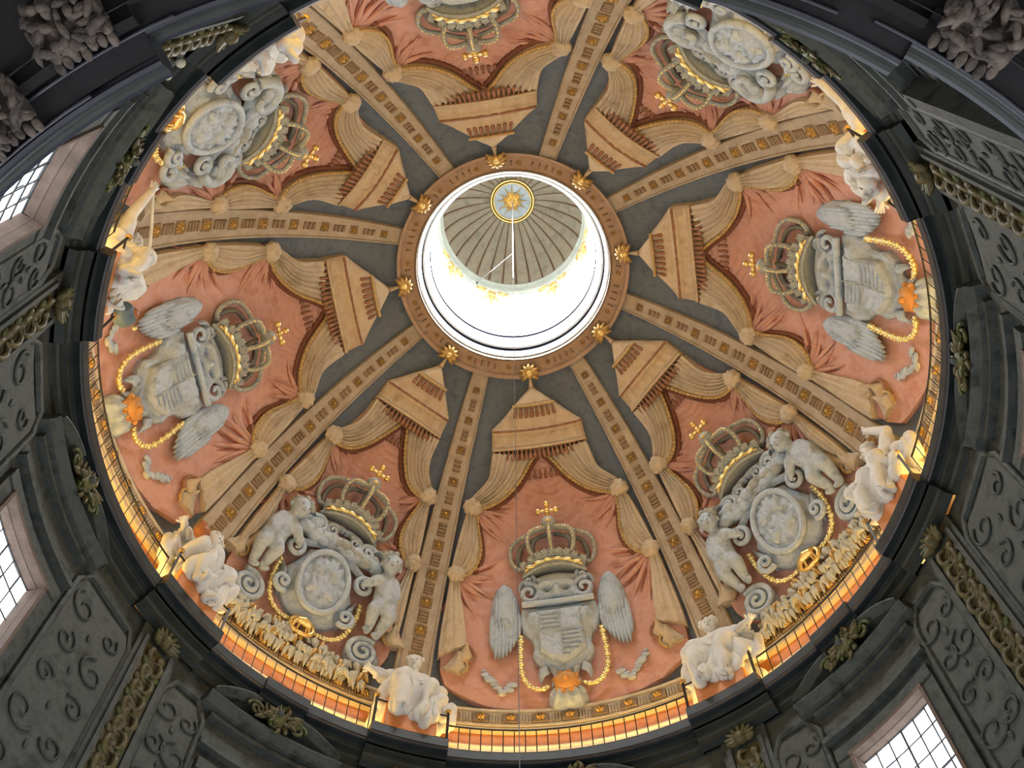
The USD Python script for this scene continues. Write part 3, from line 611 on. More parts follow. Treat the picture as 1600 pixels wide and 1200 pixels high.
# iron railing on the cornice edge
def railing(a0, a1, r, sec, n, posts):
    w = thing('railing', '', 'railing', C((a0 + a1) / 2, r, 12.95), YAW)
    az = np.linspace(a0, a1, max(8, int(abs(a1 - a0)))); m = MB(); tube(C(az, r, 13.50), .014, 5, m); obj('hand_rail', m, 'iron', w); obj('low_rail', tube(C(az, r, 13.02), .008, 4), 'iron', w)
    for k in range(n + 1):
        a = a0 + (a1 - a0) * k / n; big = k in (0, n) and posts
        obj('post' if big else 'bar', tube([C(a, r, 12.94), C(a, r, 13.5 if not big else 13.56)], .020 if big else .0075, 4), 'iron', w, False)
        if big: obj('knob', ball(C(a, r, 13.60), .045, 1), 'gilt_warm', w)
    return w
for k in range(8):
    h = 19.0 if k % 2 == 0 else 13.6
    p = railing(45 * k - h, 45 * k + h, 5.17, k, 22 if k % 2 == 0 else 15, False); p.SetCustomDataByKey('label', 'thin iron railing with upright bars before the %s bay' % PN[k]); p.SetCustomDataByKey('category', 'railing')
    p = railing(RIB[k] - 5.9, RIB[k] + 5.9, 5.01, k, 6, True); p.SetCustomDataByKey('label', 'short iron railing with gilt knobs, ' + RN[k])

# lamps behind the cornice
def lamp(a0, a1, sec, lab):
    w = thing('gallery_lamp', lab, 'lamp', C((a0 + a1) / 2, 5.55, 13.0), SEC[sec])
    az = np.linspace(a0, a1, 9); obj('tube', tube(C(az, 5.47, 13.10), .03, 6), 'lamp_glow', w)
    obj('trough', revolve([(5.41, 13.06), (5.41, 12.97), (5.53, 12.97), (5.53, 13.06)], az), 'iron', w, False); return w
lm = {}
for k in range(8):
    for s in (1, -1):
        key = (k % 2, s); lab = 'lamp tube lying hidden behind the cornice, %s half of the %s bay' % ('left' if s > 0 else 'right', PN[k])
        if key in lm: copy_of(lm[key], lab, SEC[k])
        else: lm[key] = lamp(s * 2, s * (19 if k % 2 == 0 else 13.8), k, lab)

# ------------------------------------------------------------------ canopies with curtains
def tassel(a, psi, L=1.55, r=0.026):
    f = frame_at(a, psi); p = S(a, psi, 0.0); q = np.array([0, .12, .22, .45, .8, 1.0]); rr = np.array([.5, .9, .5, .9, 1.25, .9]) * r
    ln = L * 0.112; th_ = np.arange(6) * np.pi / 3
    v = p[None, None] + f[2] * .03 - f[1] * (q * ln)[:, None, None] + (f[0] * np.cos(th_)[:, None] + f[2] * np.sin(th_)[:, None])[None] * rr[:, None, None]
    v = v.transpose(1, 0, 2); m = MB().add(v, gridfaces(6, 6, True)); m.add(v[:, -1], [[0, 1, 2], [0, 2, 3], [0, 3, 4], [0, 4, 5]]); return m
def tassel_h(a, psi, h, **k):
    m = tassel(a, psi, **k); off = frame_at(a, psi)[2] * h; m.v = [x + off for x in m.v]; return m
def folds(n, amp, body=.10, drift=.6, ph=0.0):
    return lambda u, v: .085 + .012 * np.cos(2 * np.pi * (2.3 * n) * u + 5 * v) * np.sin(np.pi * np.clip(u, 0, 1)) + body * np.sqrt(np.clip(np.sin(np.pi * np.clip(u, .02, .98)), 0, 1)) * (.55 + .45 * np.sin(np.pi * np.clip(v, 0, 1))) + amp * np.cos(2 * np.pi * n * u + drift * np.sin(3 * v + ph) * 3) * np.sin(np.pi * np.clip(u * .96 + .02, 0, 1)) ** .3
def fringe(line, h, n, r=.026):
    p = curve(line, n); m = MB(); pts = S(p[:, 0], p[:, 1], h)
    for i in range(n): ball(pts[i], r * (1.15 if i % 2 else .85), 0, m)
    tube(pts, r * .55, 4, m); return m
def knot(a, psi, r=0.155, seed=0):
    m = trimesh.creation.icosphere(3, 1.0); v = np.array(m.vertices); th_ = np.arctan2(v[:, 1], v[:, 0]); rad = np.hypot(v[:, 0], v[:, 1])
    k = 1 + .06 * np.cos(9 * th_ + 6 * rad + seed) * rad - .25 * np.exp(-(rad / .18) ** 2) * (v[:, 2] > 0); k = k * (.86 + .34 * meshkit.fbm(v * 2.6 + seed * 3.1, 3, 4)); v = v * k[:, None] * np.array([1, 1, .72]) * r
    return MB().add(v @ frame_at(a, psi) + S(a, psi, .10), m.faces)

def canopy(kind):
    e = kind == 'e'; sx = 1.0 if e else 0.79                        # tents of the cartouche bays are narrower
    K1 = (18.9 if e else 14.25, 48.2); K2 = (20.4 if e else 15.3, 37.3); edge = 25.2 - 3.9 if e else 19.8 - 3.9
    w = thing('canopy', '', 'canopy', S(0, 17.5, 0), SEC[0 if e else 1])
    # the rose-coloured cloth behind the arms
    L = [(0, 58), (8 * sx, 57.6), (14.5 * sx, 56.5), (15.8 * sx, 52), (K1[0] + .8, 48.6), (K1[0] + 1.4, 45), (K2[0] + .9, 39), (edge - .1, 33), (edge - .1, 26), (edge - .6, 22.5), (edge - 1.6, 20.6), (15.2 * sx, 18.7), (11 * sx, 17.8), (6 * sx, 17.45), (0, 17.3)]
    poly = L + [(-x, y) for x, y in L[::-1][1:-1]]
    ks = [(s * k[0], k[1]) for k in (K1, K2) for s in (1, -1)]
    def hf(a, p, d):
        h = -.015 + .03 * meshkit.fbm(np.stack([a * .35, p * .35, 0 * a], -1), 3, 3)
        for x, y in ks:
            dx, dy = (a - x) * KX, p - y; dist = np.hypot(dx, dy); th_ = np.arctan2(dy, dx)
            h = h - .15 * np.exp(-dist / 3.0) * (1 - np.abs(np.sin(10.5 * th_ + .7 * np.sin(dist * .8 + x)))) ** 1.6 * np.clip(dist / 1.2, 0, 1) + .05 * np.exp(-dist / 2.5)
        dd = np.hypot(a * KX, p - 58); h = h + .017 * np.cos(2 * np.pi * dd / 1.05 + 1.5 * np.sin(a * .5)) * np.exp(-dd / 10.0)
        h = h + .02 * np.cos(a * 1.15 / sx + .7 * np.sin(p * .4)) * np.clip((26 - p) / 9, 0, 1)
        return np.maximum(h, -.095)
    obj('backcloth', relief(poly, hf, 0.30 if e else 0.28, -.1), 'pink_cloth', w)
    # tent roof
    R = [(.7, 68.55), (4.2 * sx, 67.3), (9.5 * sx, 65.1), (16.2 * sx, 61.4), (16.0 * sx, 60.9), (15.3 * sx, 57.7)]
    poly = R + [(15.3 * sx * t, 57.75 + .25 * (1 - t * t)) for t in np.linspace(.9, -.9, 13)] + [(-x, y) for x, y in R[::-1]]
    def hr(a, p, d):
        x = np.clip(abs(a) / (16.5 * sx), 0, 1); h = .05 + .17 * np.cos(x * np.pi / 2) * np.clip((69.5 - p) / 6, .1, 1)
        h = h + .05 * np.clip((65.35 - p) / -.25, 0, 1)
        h = h + .030 * np.exp(-((p - 61.2 + .006 * a * a * 0) / .28) ** 2) - .018 * np.exp(-((p - 60.6) / .22) ** 2) + .03 * np.exp(-((p - 58.3) / .35) ** 2)
        h = h + .010 * np.cos(a * 1.5 / sx) * np.clip((64 - p) / 3, 0, 1)
        return h * np.clip(.35 + d / .8, 0, 1)
    obj('tent_roof', relief(poly, hr, 0.26, -.1), 'tent_cloth', w)
    q = np.linspace(-1, 1, 21)
    obj('upper_cord', tube(S(q * 8.9 * sx, 65.25 + 0 * q, .235 - .05 * q * q), .028, 5), 'fringe_gold', w)
    obj('lower_cord', tube(S(q * 15.2 * sx, 57.95 + .2 * (1 - q * q), .25 - .17 * q * q), .028, 5), 'tent_cloth', w)
    obj('roof_band', tube(S(q * 15.9 * sx, 60.95 + .2 * (1 - q * q), .24 - .17 * q * q), .022, 5), 'tassel_red', w)
    for x in np.linspace(-7.7, 7.7, 8 if e else 7): obj('tassel', tassel_h(x * sx, 65.05, .20 - .0009 * x * x, L=1.7, r=.028), 'tassel_red', w, label='dark red tassel of the upper row')
    n = 21 if e else 17
    for x in np.linspace(-14.4, 14.4, n): obj('tassel', tassel_h(x * sx, 57.9 + .2 * (1 - (x / 14.4) ** 2), .21 - .0008 * x * x, L=1.75, r=.028), 'tassel_red', w)
    for x in np.linspace(-3.9, 3.9, 6): obj('inner_tassel', tassel_h(x * sx, 54.9, -.01, L=1.5, r=.026), 'tassel_red', w)
    obj('inner_valance', loft([(5.0 * sx, 56.6), (4.5 * sx, 54.8)], [(-5.0 * sx, 56.6), (-4.5 * sx, 54.8)], 16, 5, lambda u, v: -.03 + .02 * np.cos(u * 30), -.1), 'pink_cloth', w)
    pin = tube([S(0, 68.4, .06), S(0, 69.1, .06), S(0, 70.4, .05)], [.05, .035, .018], 6); obj('pin', pin, 'tent_cloth', w)
    f = frame_at(0, 70.75); p = S(0, 70.75, .04)
    for k in range(9):
        th_ = math.radians(-35 + k * 31.25); o = f[0] * math.cos(th_) + f[1] * math.sin(th_); obj('finial_leaf', tube(curve([p, p + o * .10 + f[2] * .07, p + o * .185 + f[2] * .02], 6), [.02, .04, .05, .045, .03, .012], 5), 'gilt_warm', w)
    obj('finial', ball(p + f[2] * .05, .075, 2), 'gilt', w)
    # curtains, knots and tails on both sides
    for s in (1, -1):
        def X(pts): return [(s * x, y) for x, y in pts]
        if e:
            inn = [(1.2, 57.2), (3.2, 56.0), (5.8, 53.7), (9.2, 51.2), (12.6, 49.4), (17.3, 47.9)]; out = [(15.2, 57.4), (15.4, 55.5), (15.8, 53.3), (18.0, 51.1), (19.6, 49.7), (20.4, 48.8)]
            in2 = [(17.5, 46.9), (16.9, 44.6), (15.9, 41.5), (16.4, 39.2), (18.6, 37.1)]; out2 = [(20.3, 47.2), (20.9, 44.4), (21.3, 41.2), (21.6, 38.2)]
            tin = [(19.6, 36.6), (18.6, 33), (17.3, 28.6), (17.0, 26.6)]; tout = [(21.5, 36.6), (21.6, 31), (21.6, 26), (21.5, 24.4)]
        else:
            inn = [(0.9, 57.2), (2.2, 55.4), (4.7, 52.2), (8.3, 48.8), (11.6, 47.6), (13.0, 47.5)]; out = [(12.1, 57.4), (11.8, 55.5), (11.9, 53.0), (13.2, 51.0), (14.6, 49.6), (15.5, 48.8)]
            in2 = [(12.9, 46.6), (11.5, 43.2), (11.1, 41.0), (11.8, 38.9), (13.7, 37.2)]; out2 = [(15.3, 47.2), (15.7, 44.2), (16.0, 41.0), (16.2, 38.2)]
            tin = [(14.6, 36.6), (14.0, 33.2), (13.5, 30.4), (14.2, 28.4)]; tout = [(16.1, 36.6), (16.2, 31), (16.2, 27), (16.1, 25.5)]
        sd = 'left' if s > 0 else 'right'
        obj('curtain', loft(X(curve(inn, 30)), X(curve(out, 30)), 34, 30, folds(7, .030, .13), -.1), 'cream_cloth', w)
        obj('shade_strip', tube(S(*np.array(X(curve([(x - .55, y - .1) for x, y in inn], 30))).T, .02), .048, 6), 'maroon_shade', w)  # painted shade: dark strip where the curtain would shadow the backcloth
        obj('shade_strip', tube(S(*np.array(X(curve([(x - .5, y) for x, y in in2], 24))).T, .02), .042, 6), 'maroon_shade', w)  # same painted shade along the lower swag
        obj('fringe', fringe(X(inn), .13, 46 if e else 40, .032), 'fringe_gold', w)
        obj('curtain', loft(X(curve(in2, 26)), X(curve(out2, 26)), 26, 26, folds(5, .026, .12, .5, 1.0), -.1), 'cream_cloth', w)
        obj('fringe', fringe(X(in2), .12, 34, .030), 'fringe_gold', w)
        obj('curtain_tail', loft(X(curve(tin, 22)), X(curve(tout, 22)), 16, 22, folds(2.5, .02, .06, .3), -.1), 'cream_cloth', w)
        obj('knot', knot(s * K1[0], K1[1], .16, s), 'cream_cloth', w); obj('knot', knot(s * K2[0], K2[1], .15, s + 2), 'cream_cloth', w)
        rg = np.random.default_rng(17 + s)
        for (kx, ky), n, lo_, hi_ in ((K1, 10, 158, 256), (K2, 10, 150, 272)):   # pleats drawn together at each knot
            for i in range(n):
                t_ = math.radians(lo_ + (hi_ - lo_) * (i + .5) / n + rg.uniform(-5, 5)); ln = rg.uniform(3.6, 7.5) * (1.0 if e else .8); v_ = np.linspace(0, 1, 12)
                bend = rg.uniform(-.25, .25); ca_, sa_ = np.cos(t_ + bend * v_), np.sin(t_ + bend * v_); rr = 1.0 + ln * v_
                px_, py_ = s * (kx + rr * ca_ / KX), ky + rr * sa_
                obj('pleat', tube(S(px_, py_, .035 - .035 * v_), .050 * (1 - v_) ** .7 * np.clip(.4 + 3 * v_, 0, 1) + .004, 6), 'pink_cloth', w)
                t_ += math.radians((hi_ - lo_) / n * .5); ca_, sa_ = np.cos(t_ + bend * v_), np.sin(t_ + bend * v_); rr = 1.0 + ln * .8 * v_
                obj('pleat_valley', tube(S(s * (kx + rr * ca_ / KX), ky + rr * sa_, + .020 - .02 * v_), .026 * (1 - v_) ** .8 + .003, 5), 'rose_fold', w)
        b = tin[-1]; q = np.linspace(0, 1, 9)
        # turned-over hem at the tail's end
        for i, (x0, y0, x1, y1, y2) in enumerate(((b[0] + .2, b[1] + .2, b[0] - 1.7, b[1] - 1.2, b[1] - 2.6), (b[0] + 1.6, b[1] - 1.3, b[0] - .6, b[1] - 2.9, b[1] - 4.3))):
            obj('hem_fold', loft(X([(x0, y0), (x0 + .9, y0 - 1.4), (x0 + 1.9, y2 + .5)]), X([(x1 + 1.2, y0 - .2), (x1, y1 - .5), (x1 + 1.0, y2)]), 9, 12, lambda u, v: .03 + .12 * np.sin(np.pi * np.clip(u, .05, .95)) * (1 - .5 * v), -.1), 'cream_cloth' if i else 'tent_cloth', w)
            obj('hem_edge', tube(S(*np.array(X(curve([(x1 + 1.2, y0 - .2), (x1, y1 - .5), (x1 + 1.0, y2)], 12))).T, .06), .028, 5), 'tassel_red' if i == 0 else 'fringe_gold', w)
    return w
CL = ['tented canopy with rose backcloth straight ahead at the bottom, over the forward eagle', 'tented canopy with rose backcloth at the lower left, over the cartouche with two putti', 'tented canopy with rose backcloth at the left, over the left eagle', 'tented canopy with rose backcloth at the upper left, over the cartouche with shells',
      'tented canopy with rose backcloth at the top, below the cut-off crown', 'tented canopy with rose backcloth at the upper right, over the cartouche with shells', 'tented canopy with rose backcloth at the right, over the right eagle', 'tented canopy with rose backcloth at the lower right, over the cartouche with two putti']
cn = {0: canopy('e'), 1: canopy('c')}
for k in range(8):
    if k < 2: cn[k].SetCustomDataByKey('label', 'cream ' + CL[k])
    else: copy_of(cn[k % 2], 'cream ' + CL[k], SEC[k])

# ------------------------------------------------------------------ coats of arms
def strip(line, hw, h, mb=None, thick=.06, n=14):
    """A ribbon of varying half width (degrees of azimuth scale) along a line on the dome."""
    p = curve(line, n); d = np.gradient(p * [KX, 1], axis=0); d /= np.linalg.norm(d, axis=1, keepdims=True)
    w = np.broadcast_to(np.asarray(hw, float), n) if np.ndim(hw) == 0 else np.interp(np.linspace(0, 1, n), np.linspace(0, 1, len(hw)), hw)
    o = np.stack([-d[:, 1] / KX, d[:, 0]], 1) * w[:, None]; h = np.broadcast_to(h, n)
    u = np.array([-1, -.6, 0, .6, 1.0]); hh = np.array([-thick, -.01, .02, -.01, -thick])
    mb = mb or MB(); mb.add(S(p[None, :, 0] + u[:, None] * o[None, :, 0], p[None, :, 1] + u[:, None] * o[None, :, 1], h[None] + hh[:, None]), gridfaces(5, n)); return mb

def crown(w, dpsi=0.0, a0=0.0):
    """Royal crown in high relief: jewelled circlet, leaves, five arches, orb and gilt cross."""
    P = lambda a, p, h: S(np.asarray(a, float) + a0, np.asarray(p, float) + dpsi, h)
    arc = lambda x, top, dip: top - dip * (x / 6.4) ** 2
    hc = lambda x: .06 + .26 * np.sqrt(np.clip(1 - (x / 7.2) ** 2, 0, 1))
    q = np.linspace(-6.6, 6.6, 25)
    u = np.array([-.05, 0, .3, .7, 1.0, 1.05]); hh = np.array([-.3, .0, .03, .03, .0, -.3])
    pp = arc(q, 38.2, 1.1)[:, None] + (arc(q, 39.75, 1.35) - arc(q, 38.2, 1.1))[:, None] * np.clip(u, 0, 1)[None]
    cr = obj('crown', MB().add(P(q[:, None] + 0 * u[None], pp, hc(q)[:, None] + hh[None]), gridfaces(25, 6)), 'crown_grey', w, 50)
    for p_, d_, r_ in ((39.75, 1.35, .034), (38.25, 1.1, .03)): obj('circlet_rim', tube(P(q, arc(q, p_, d_), hc(q) + .02), r_, 6), 'crown_grey', cr)
    obj('gilt_band', tube(P(q[1:-1], arc(q[1:-1], 38.95, 1.2), hc(q[1:-1]) + .03), .026, 6), 'gilt', cr, label='gilt band with jewels')
    for x in (-5.0, -3.1, -1.05, 1.05, 3.1, 5.0): obj('jewel', ball(P(x, arc(x, 38.95, 1.2), hc(x) + .05), .050, 1, None, (1.6, .65, .7), frame_at(a0 + x, 39 + dpsi)), 'gilt_chain', cr)
    q2 = np.linspace(-6.4, 6.4, 9)
    obj('shade_strip', MB().add(P(q[:, None] + 0 * np.zeros(5)[None], arc(q, 39.6, 1.3)[:, None] + np.linspace(0, 1.5, 5)[None], hc(q)[:, None] - .07 - .02 * np.linspace(0, 1, 5)[None]), gridfaces(25, 5)), 'crown_dark', cr)  # dark strip painting in the shade of the gaps between the leaves
    obj('cap', MB().add(P(np.linspace(-7.2, 7.2, 17)[:, None], np.linspace(38.6, 43.2, 8)[None] - .02 * np.linspace(-7.2, 7.2, 17)[:, None] ** 2, -.04 + 0 * np.zeros((17, 8))), gridfaces(17, 8)), 'pink_cloth', cr)
    for x in q2:
        m = MB(); b = arc(x, 39.75, 1.35)
        for k in (-1, 0, 1): tube(P(x + np.array([0, k * .45, k * .62]), b + np.array([0, .5, .95 if k == 0 else .62]), hc(x) + np.array([.0, .05, .08])), np.array([.028, .04, .02]), 5, m)
        obj('leaf', m, 'crown_grey', cr)
    tops = [([(6.6, 38.9), (8.9, 39.7), (9.4, 41.2), (8.7, 42.7), (6.9, 43.5), (4.0, 44.1), (1.2, 44.4)], [.06, .08, .10, .12, .16, .22, .26]),
            ([(4.2, 40.0), (5.3, 41.4), (5.2, 42.9), (3.6, 43.8), (1.0, 44.4)], [.30, .38, .42, .40, .34]), ([(0.0, 40.2), (0.0, 42.0), (0.0, 43.6), (0.0, 44.5)], [.40, .50, .50, .42])]
    for line, hh in tops:
        for s in ((1, -1) if line[0][0] else (1,)):
            p = curve([(s * x, y) for x, y in line], 26); h = np.interp(np.linspace(0, 1, 26), np.linspace(0, 1, len(hh)), hh)
            ar = obj('arch', tube(P(p[:, 0], p[:, 1], h), .038, 7), 'crown_grey', cr)
            m = MB(); [ball(P(p[i, 0], p[i, 1], h[i] + .036), .020, 0, m) for i in range(1, 26, 2)]; obj('pearls', m, 'gilt_chain', cr, kind='stuff')
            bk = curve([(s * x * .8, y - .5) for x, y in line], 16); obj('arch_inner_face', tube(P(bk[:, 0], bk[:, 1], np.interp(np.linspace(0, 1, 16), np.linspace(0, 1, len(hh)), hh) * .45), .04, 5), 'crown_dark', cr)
    obj('orb', ball(P(0, 44.85, .36), .125, 2), 'crown_grey', cr); obj('orb_band', tube(P(np.linspace(-1.05, 1.05, 9), 44.9 + 0 * np.linspace(0, 1, 9), .40 + .09 * np.cos(np.linspace(-1.5, 1.5, 9))), .022, 5), 'gilt', cr)
    m = MB(); tube(P([0, 0], [45.5, 48.0], [.36, .36]), .030, 6, m); tube(P([-2.3, 2.3], [46.85, 46.85], [.36, .36]), .030, 6, m)
    for x, y in ((0, 48.0), (2.3, 46.85), (-2.3, 46.85), (0, 46.85)): ball(P(x, y, .37), .055, 1, m)
    obj('cross', m, 'gilt', cr, label='gilt cross on the orb'); return cr

def chain(w, line, n, r=.046, h=.14):
    n = int(n * .62)
    m = MB(); p = curve(line, n); rg = np.random.default_rng(n)
    for i in range(n):
        f = frame_at(p[i, 0], p[i, 1]); ball(S(p[i, 0], p[i, 1], h), r * (1.15 if i % 2 else .85), 1, m, (1.0, .8, .75), f)
        ball(S(p[i, 0], p[i, 1], h + .03) + f[0] * r * .5, r * .45, 0, m)
    pc = obj('chain', m, 'gilt_chain', w, label='gilt collar chain'); obj('chain_cord', tube(S(p[:, 0], p[:, 1], h - .04), .014, 5), 'gilt_warm', pc); return pc

def scroll(w, a, p, r, sx, turns=1.6, start=0.0, h=.14, thick=.05, mat='stucco_grey', name='scroll'):
    q = np.linspace(0, 1, 40); return obj(name, tube(spiral(a, p, r, turns, sx, start, h), thick * (1 - .45 * q), 7), mat, w)

def eagle_arms():
    w = thing('coat_of_arms', '', 'coat of arms', S(0, 17, 0), SEC[0]); crown(w)
    # winged mask above the shield
    mk = obj('mask', relief([(-4.4, 32.8), (-5.0, 34.2), (-4.2, 36.2), (-5.6, 36.9), (-2.5, 37.6), (0, 37.9), (2.5, 37.6), (5.6, 36.9), (4.2, 36.2), (5.0, 34.2), (4.4, 32.8)],
        lambda a, p, d: .05 + .22 * np.sqrt(np.clip(1 - (1 - np.clip(d / 2.2, 0, 1)) ** 2, 0, 1)) - .20 * np.exp(-(((abs(a) - 1.9) / .75) ** 2 + ((p - 34.85) / .38) ** 2)) + .10 * np.exp(-((a / .7) ** 2 + ((p - 34.2) / .9) ** 2)) - .10 * np.exp(-((a / 1.5) ** 2 + ((p - 33.25) / .22) ** 2)) + .06 * np.exp(-(((p - 35.6) / .25) ** 2)), .26), 'stucco_grey', w)
    for s in (-1, 1):
        obj('eye', ball(S(s * 1.9, 34.8, .07), .05, 1), 'crown_dark', mk)
        scroll(w, s * 5.5, 34.5, .20, s, 1.5, 1.2, .16, .055); scroll(w, s * 5.4, 36.6, .10, s, 1.2, 2.0, .14, .04)
        obj('ribbon', strip([(s * 3.4, 36.2), (s * 5.6, 36.9), (s * 7.0, 36.3), (s * 7.3, 35.2)], [.5, .6, .45, .2], .14), 'stucco_grey', w)
        # wing with separate feathers
        wing = obj('wing', relief([(s * x, y) for x, y in ((7.3, 31.0), (7.7, 33.8), (9.1, 36.0), (10.7, 36.7), (12.0, 35.6), (12.8, 33.4), (12.9, 30.5), (10.5, 28.6), (7.4, 29.0))], lambda a, p, d: .04 + .15 * np.sqrt(np.clip(d / 1.6, 0, 1)) + .012 * np.cos(a * 8) * np.cos(p * 5), .26), 'stucco_grey', w)
        for i in range(8):
            x0 = 7.8 + i * .68; x1 = 7.9 + i * .63; bot = 27.9 - 3.4 * math.sin((i + .6) / 8 * 2.2) + (1.0 if i == 7 else 0)
            obj('feather', strip([(s * x0, 31.6 - .05 * i), (s * (x0 + x1) / 2, (31 + bot) / 2), (s * (x1 + .1), bot)], [.30, .42, .42, .36, .08], .14 - .010 * (i % 2), thick=.032, n=10), 'stucco_grey', wing)
        for i in range(7):
            x0 = 8.6 + i * .55
            obj('covert', strip([(s * x0, 33.8 + .7 * math.sin(i / 2)), (s * x0, 31.0), (s * x0, 29.7 - (i % 2) * .4)], [.24, .34, .30, .08], .165, thick=.03, n=7), 'stucco_grey', wing)
        chain(w, [(s * 7.3, 27.9), (s * 7.4, 26.0), (s * 7.4, 24.0), (s * 7.1, 22.0), (s * 6.3, 20.6), (s * 4.8, 19.75), (s * 3.1, 20.0)], 31)
        obj('claw', strip([(s * 2.4, 23.0), (s * 1.5, 22.2), (s * 1.7, 21.0), (s * 2.2, 20.0)], [.35, .5, .4, .5, .3], .14), 'stucco_grey', w)
        for i in range(3): obj('talon', tube(S(s * np.array([3.2, 4.0, 4.4]) - s * i * .1, np.array([23.0, 22.4, 21.5]) - i * .35, np.array([.14, .16, .10])), np.array([.045, .04, .012]), 5), 'stucco_grey', w)
        m = MB(); pts = curve([(s * 13.6, 23.0), (s * 12.2, 21.6), (s * 10.5, 20.4), (s * 8.9, 21.3)], 20); rg = np.random.default_rng(4)
        for i, (x, y) in enumerate(pts): ball(S(x, y + rg.uniform(-.28, .28), .03), .026 + .035 * rg.random() * (i % 3 > 0), 1, m, (1.5, .8, .6), frame_at(x, y + rg.uniform(-.3, .3)))
        obj('garland', m, 'stucco_grey', w); obj('garland_drop', ball(S(s * 10.5, 19.8, .03), .055, 1, None, (1.3, .7, .6), frame_at(s * 10.5, 19.7)), 'acanthus', w)
    out = [(7.0, 32.6), (7.5, 30.5), (6.9, 28.8), (5.4, 27.8), (5.0, 26.4), (5.4, 25.2), (4.4, 23.8), (2.6, 23.0), (1.2, 22.5), (0, 22.2)]
    sh = obj('shield', relief(out + [(-x, y) for x, y in out[::-1][1:]], lambda a, p, d: .06 + .20 * np.sqrt(np.clip(d / 2.5, 0, 1)) + .025 * np.cos(np.minimum(d, 1.6) * 4.2) + .02 * (meshkit.fbm(np.stack([a * 1.5, p * 1.5, 0 * a], -1), 3, 2) - .5), .26), 'stucco_grey', w)
    inn = [(4.4, 31.4), (4.1, 28.3), (4.2, 25.2), (2.4, 23.9), (0, 23.0)]
    obj('inner_shield', relief(inn + [(-x, y) for x, y in inn[::-1][1:]], lambda a, p, d: .23 + .07 * np.clip(d / .3, 0, 1) + .035 * np.cos(p * 9) * (a * (p - 27.7) > 0) * (d > .5) + .05 * (meshkit.fbm(np.stack([a * 2.2, p * 2.2, 0 * a], -1), 3, 5) - .4) * (a * (p - 27.7) <= 0), .2, hb=.1), 'stucco_grey', sh)
    obj('division', MB().add(S(np.array([[-.09], [.09]]), np.linspace(23.2, 31.2, 14)[None], .345), gridfaces(2, 14)), 'crown_grey', sh)
    obj('division', MB().add(S(np.linspace(-4.0, 4.0, 14)[None], np.array([[27.65], [27.8]]), .345), gridfaces(2, 14)), 'crown_grey', sh)
    q = np.linspace(-7.0, 7.0, 15); obj('top_moulding', tube(S(q, 32.6 + 0 * q, .20 + .05 * np.cos(q / 5)), .055, 6), 'stucco_grey', sh)
    # shell and mask below
    tl = obj('shell', relief([(2.0, 22.0), (2.0, 20.4), (3.0, 19.2), (3.1, 18.0), (2.4, 17.2), (1.3, 16.95), (0, 16.9), (-1.3, 16.95), (-2.4, 17.2), (-3.1, 18.0), (-3.0, 19.2), (-2.0, 20.4), (-2.0, 22.0)],
        lambda a, p, d: .05 + .16 * np.sqrt(np.clip(d / 1.0, 0, 1)) + .03 * np.cos(np.arctan2(a * KX, 21 - p) * 15) * (p < 19.6), .18), 'stucco_grey', w)
    m = MB(); ball(S(0, 20.2, .22), .15, 2, m, (1.15, 1.0, .7), frame_at(0, 20.2)); ball(S(0, 20.0, .34), .05, 1, m)
    for k in range(17):
        th_ = k * 2 * math.pi / 17; f = frame_at(0, 20.2); c = S(0, 20.2, .20); o = f[0] * math.cos(th_) + f[1] * math.sin(th_); ball(c + o * (.15 + .03 * (k % 2)), .045, 1, m)
    obj('lion_mask', m, 'mask_orange', w, label='small orange gilt lion mask')
    return w

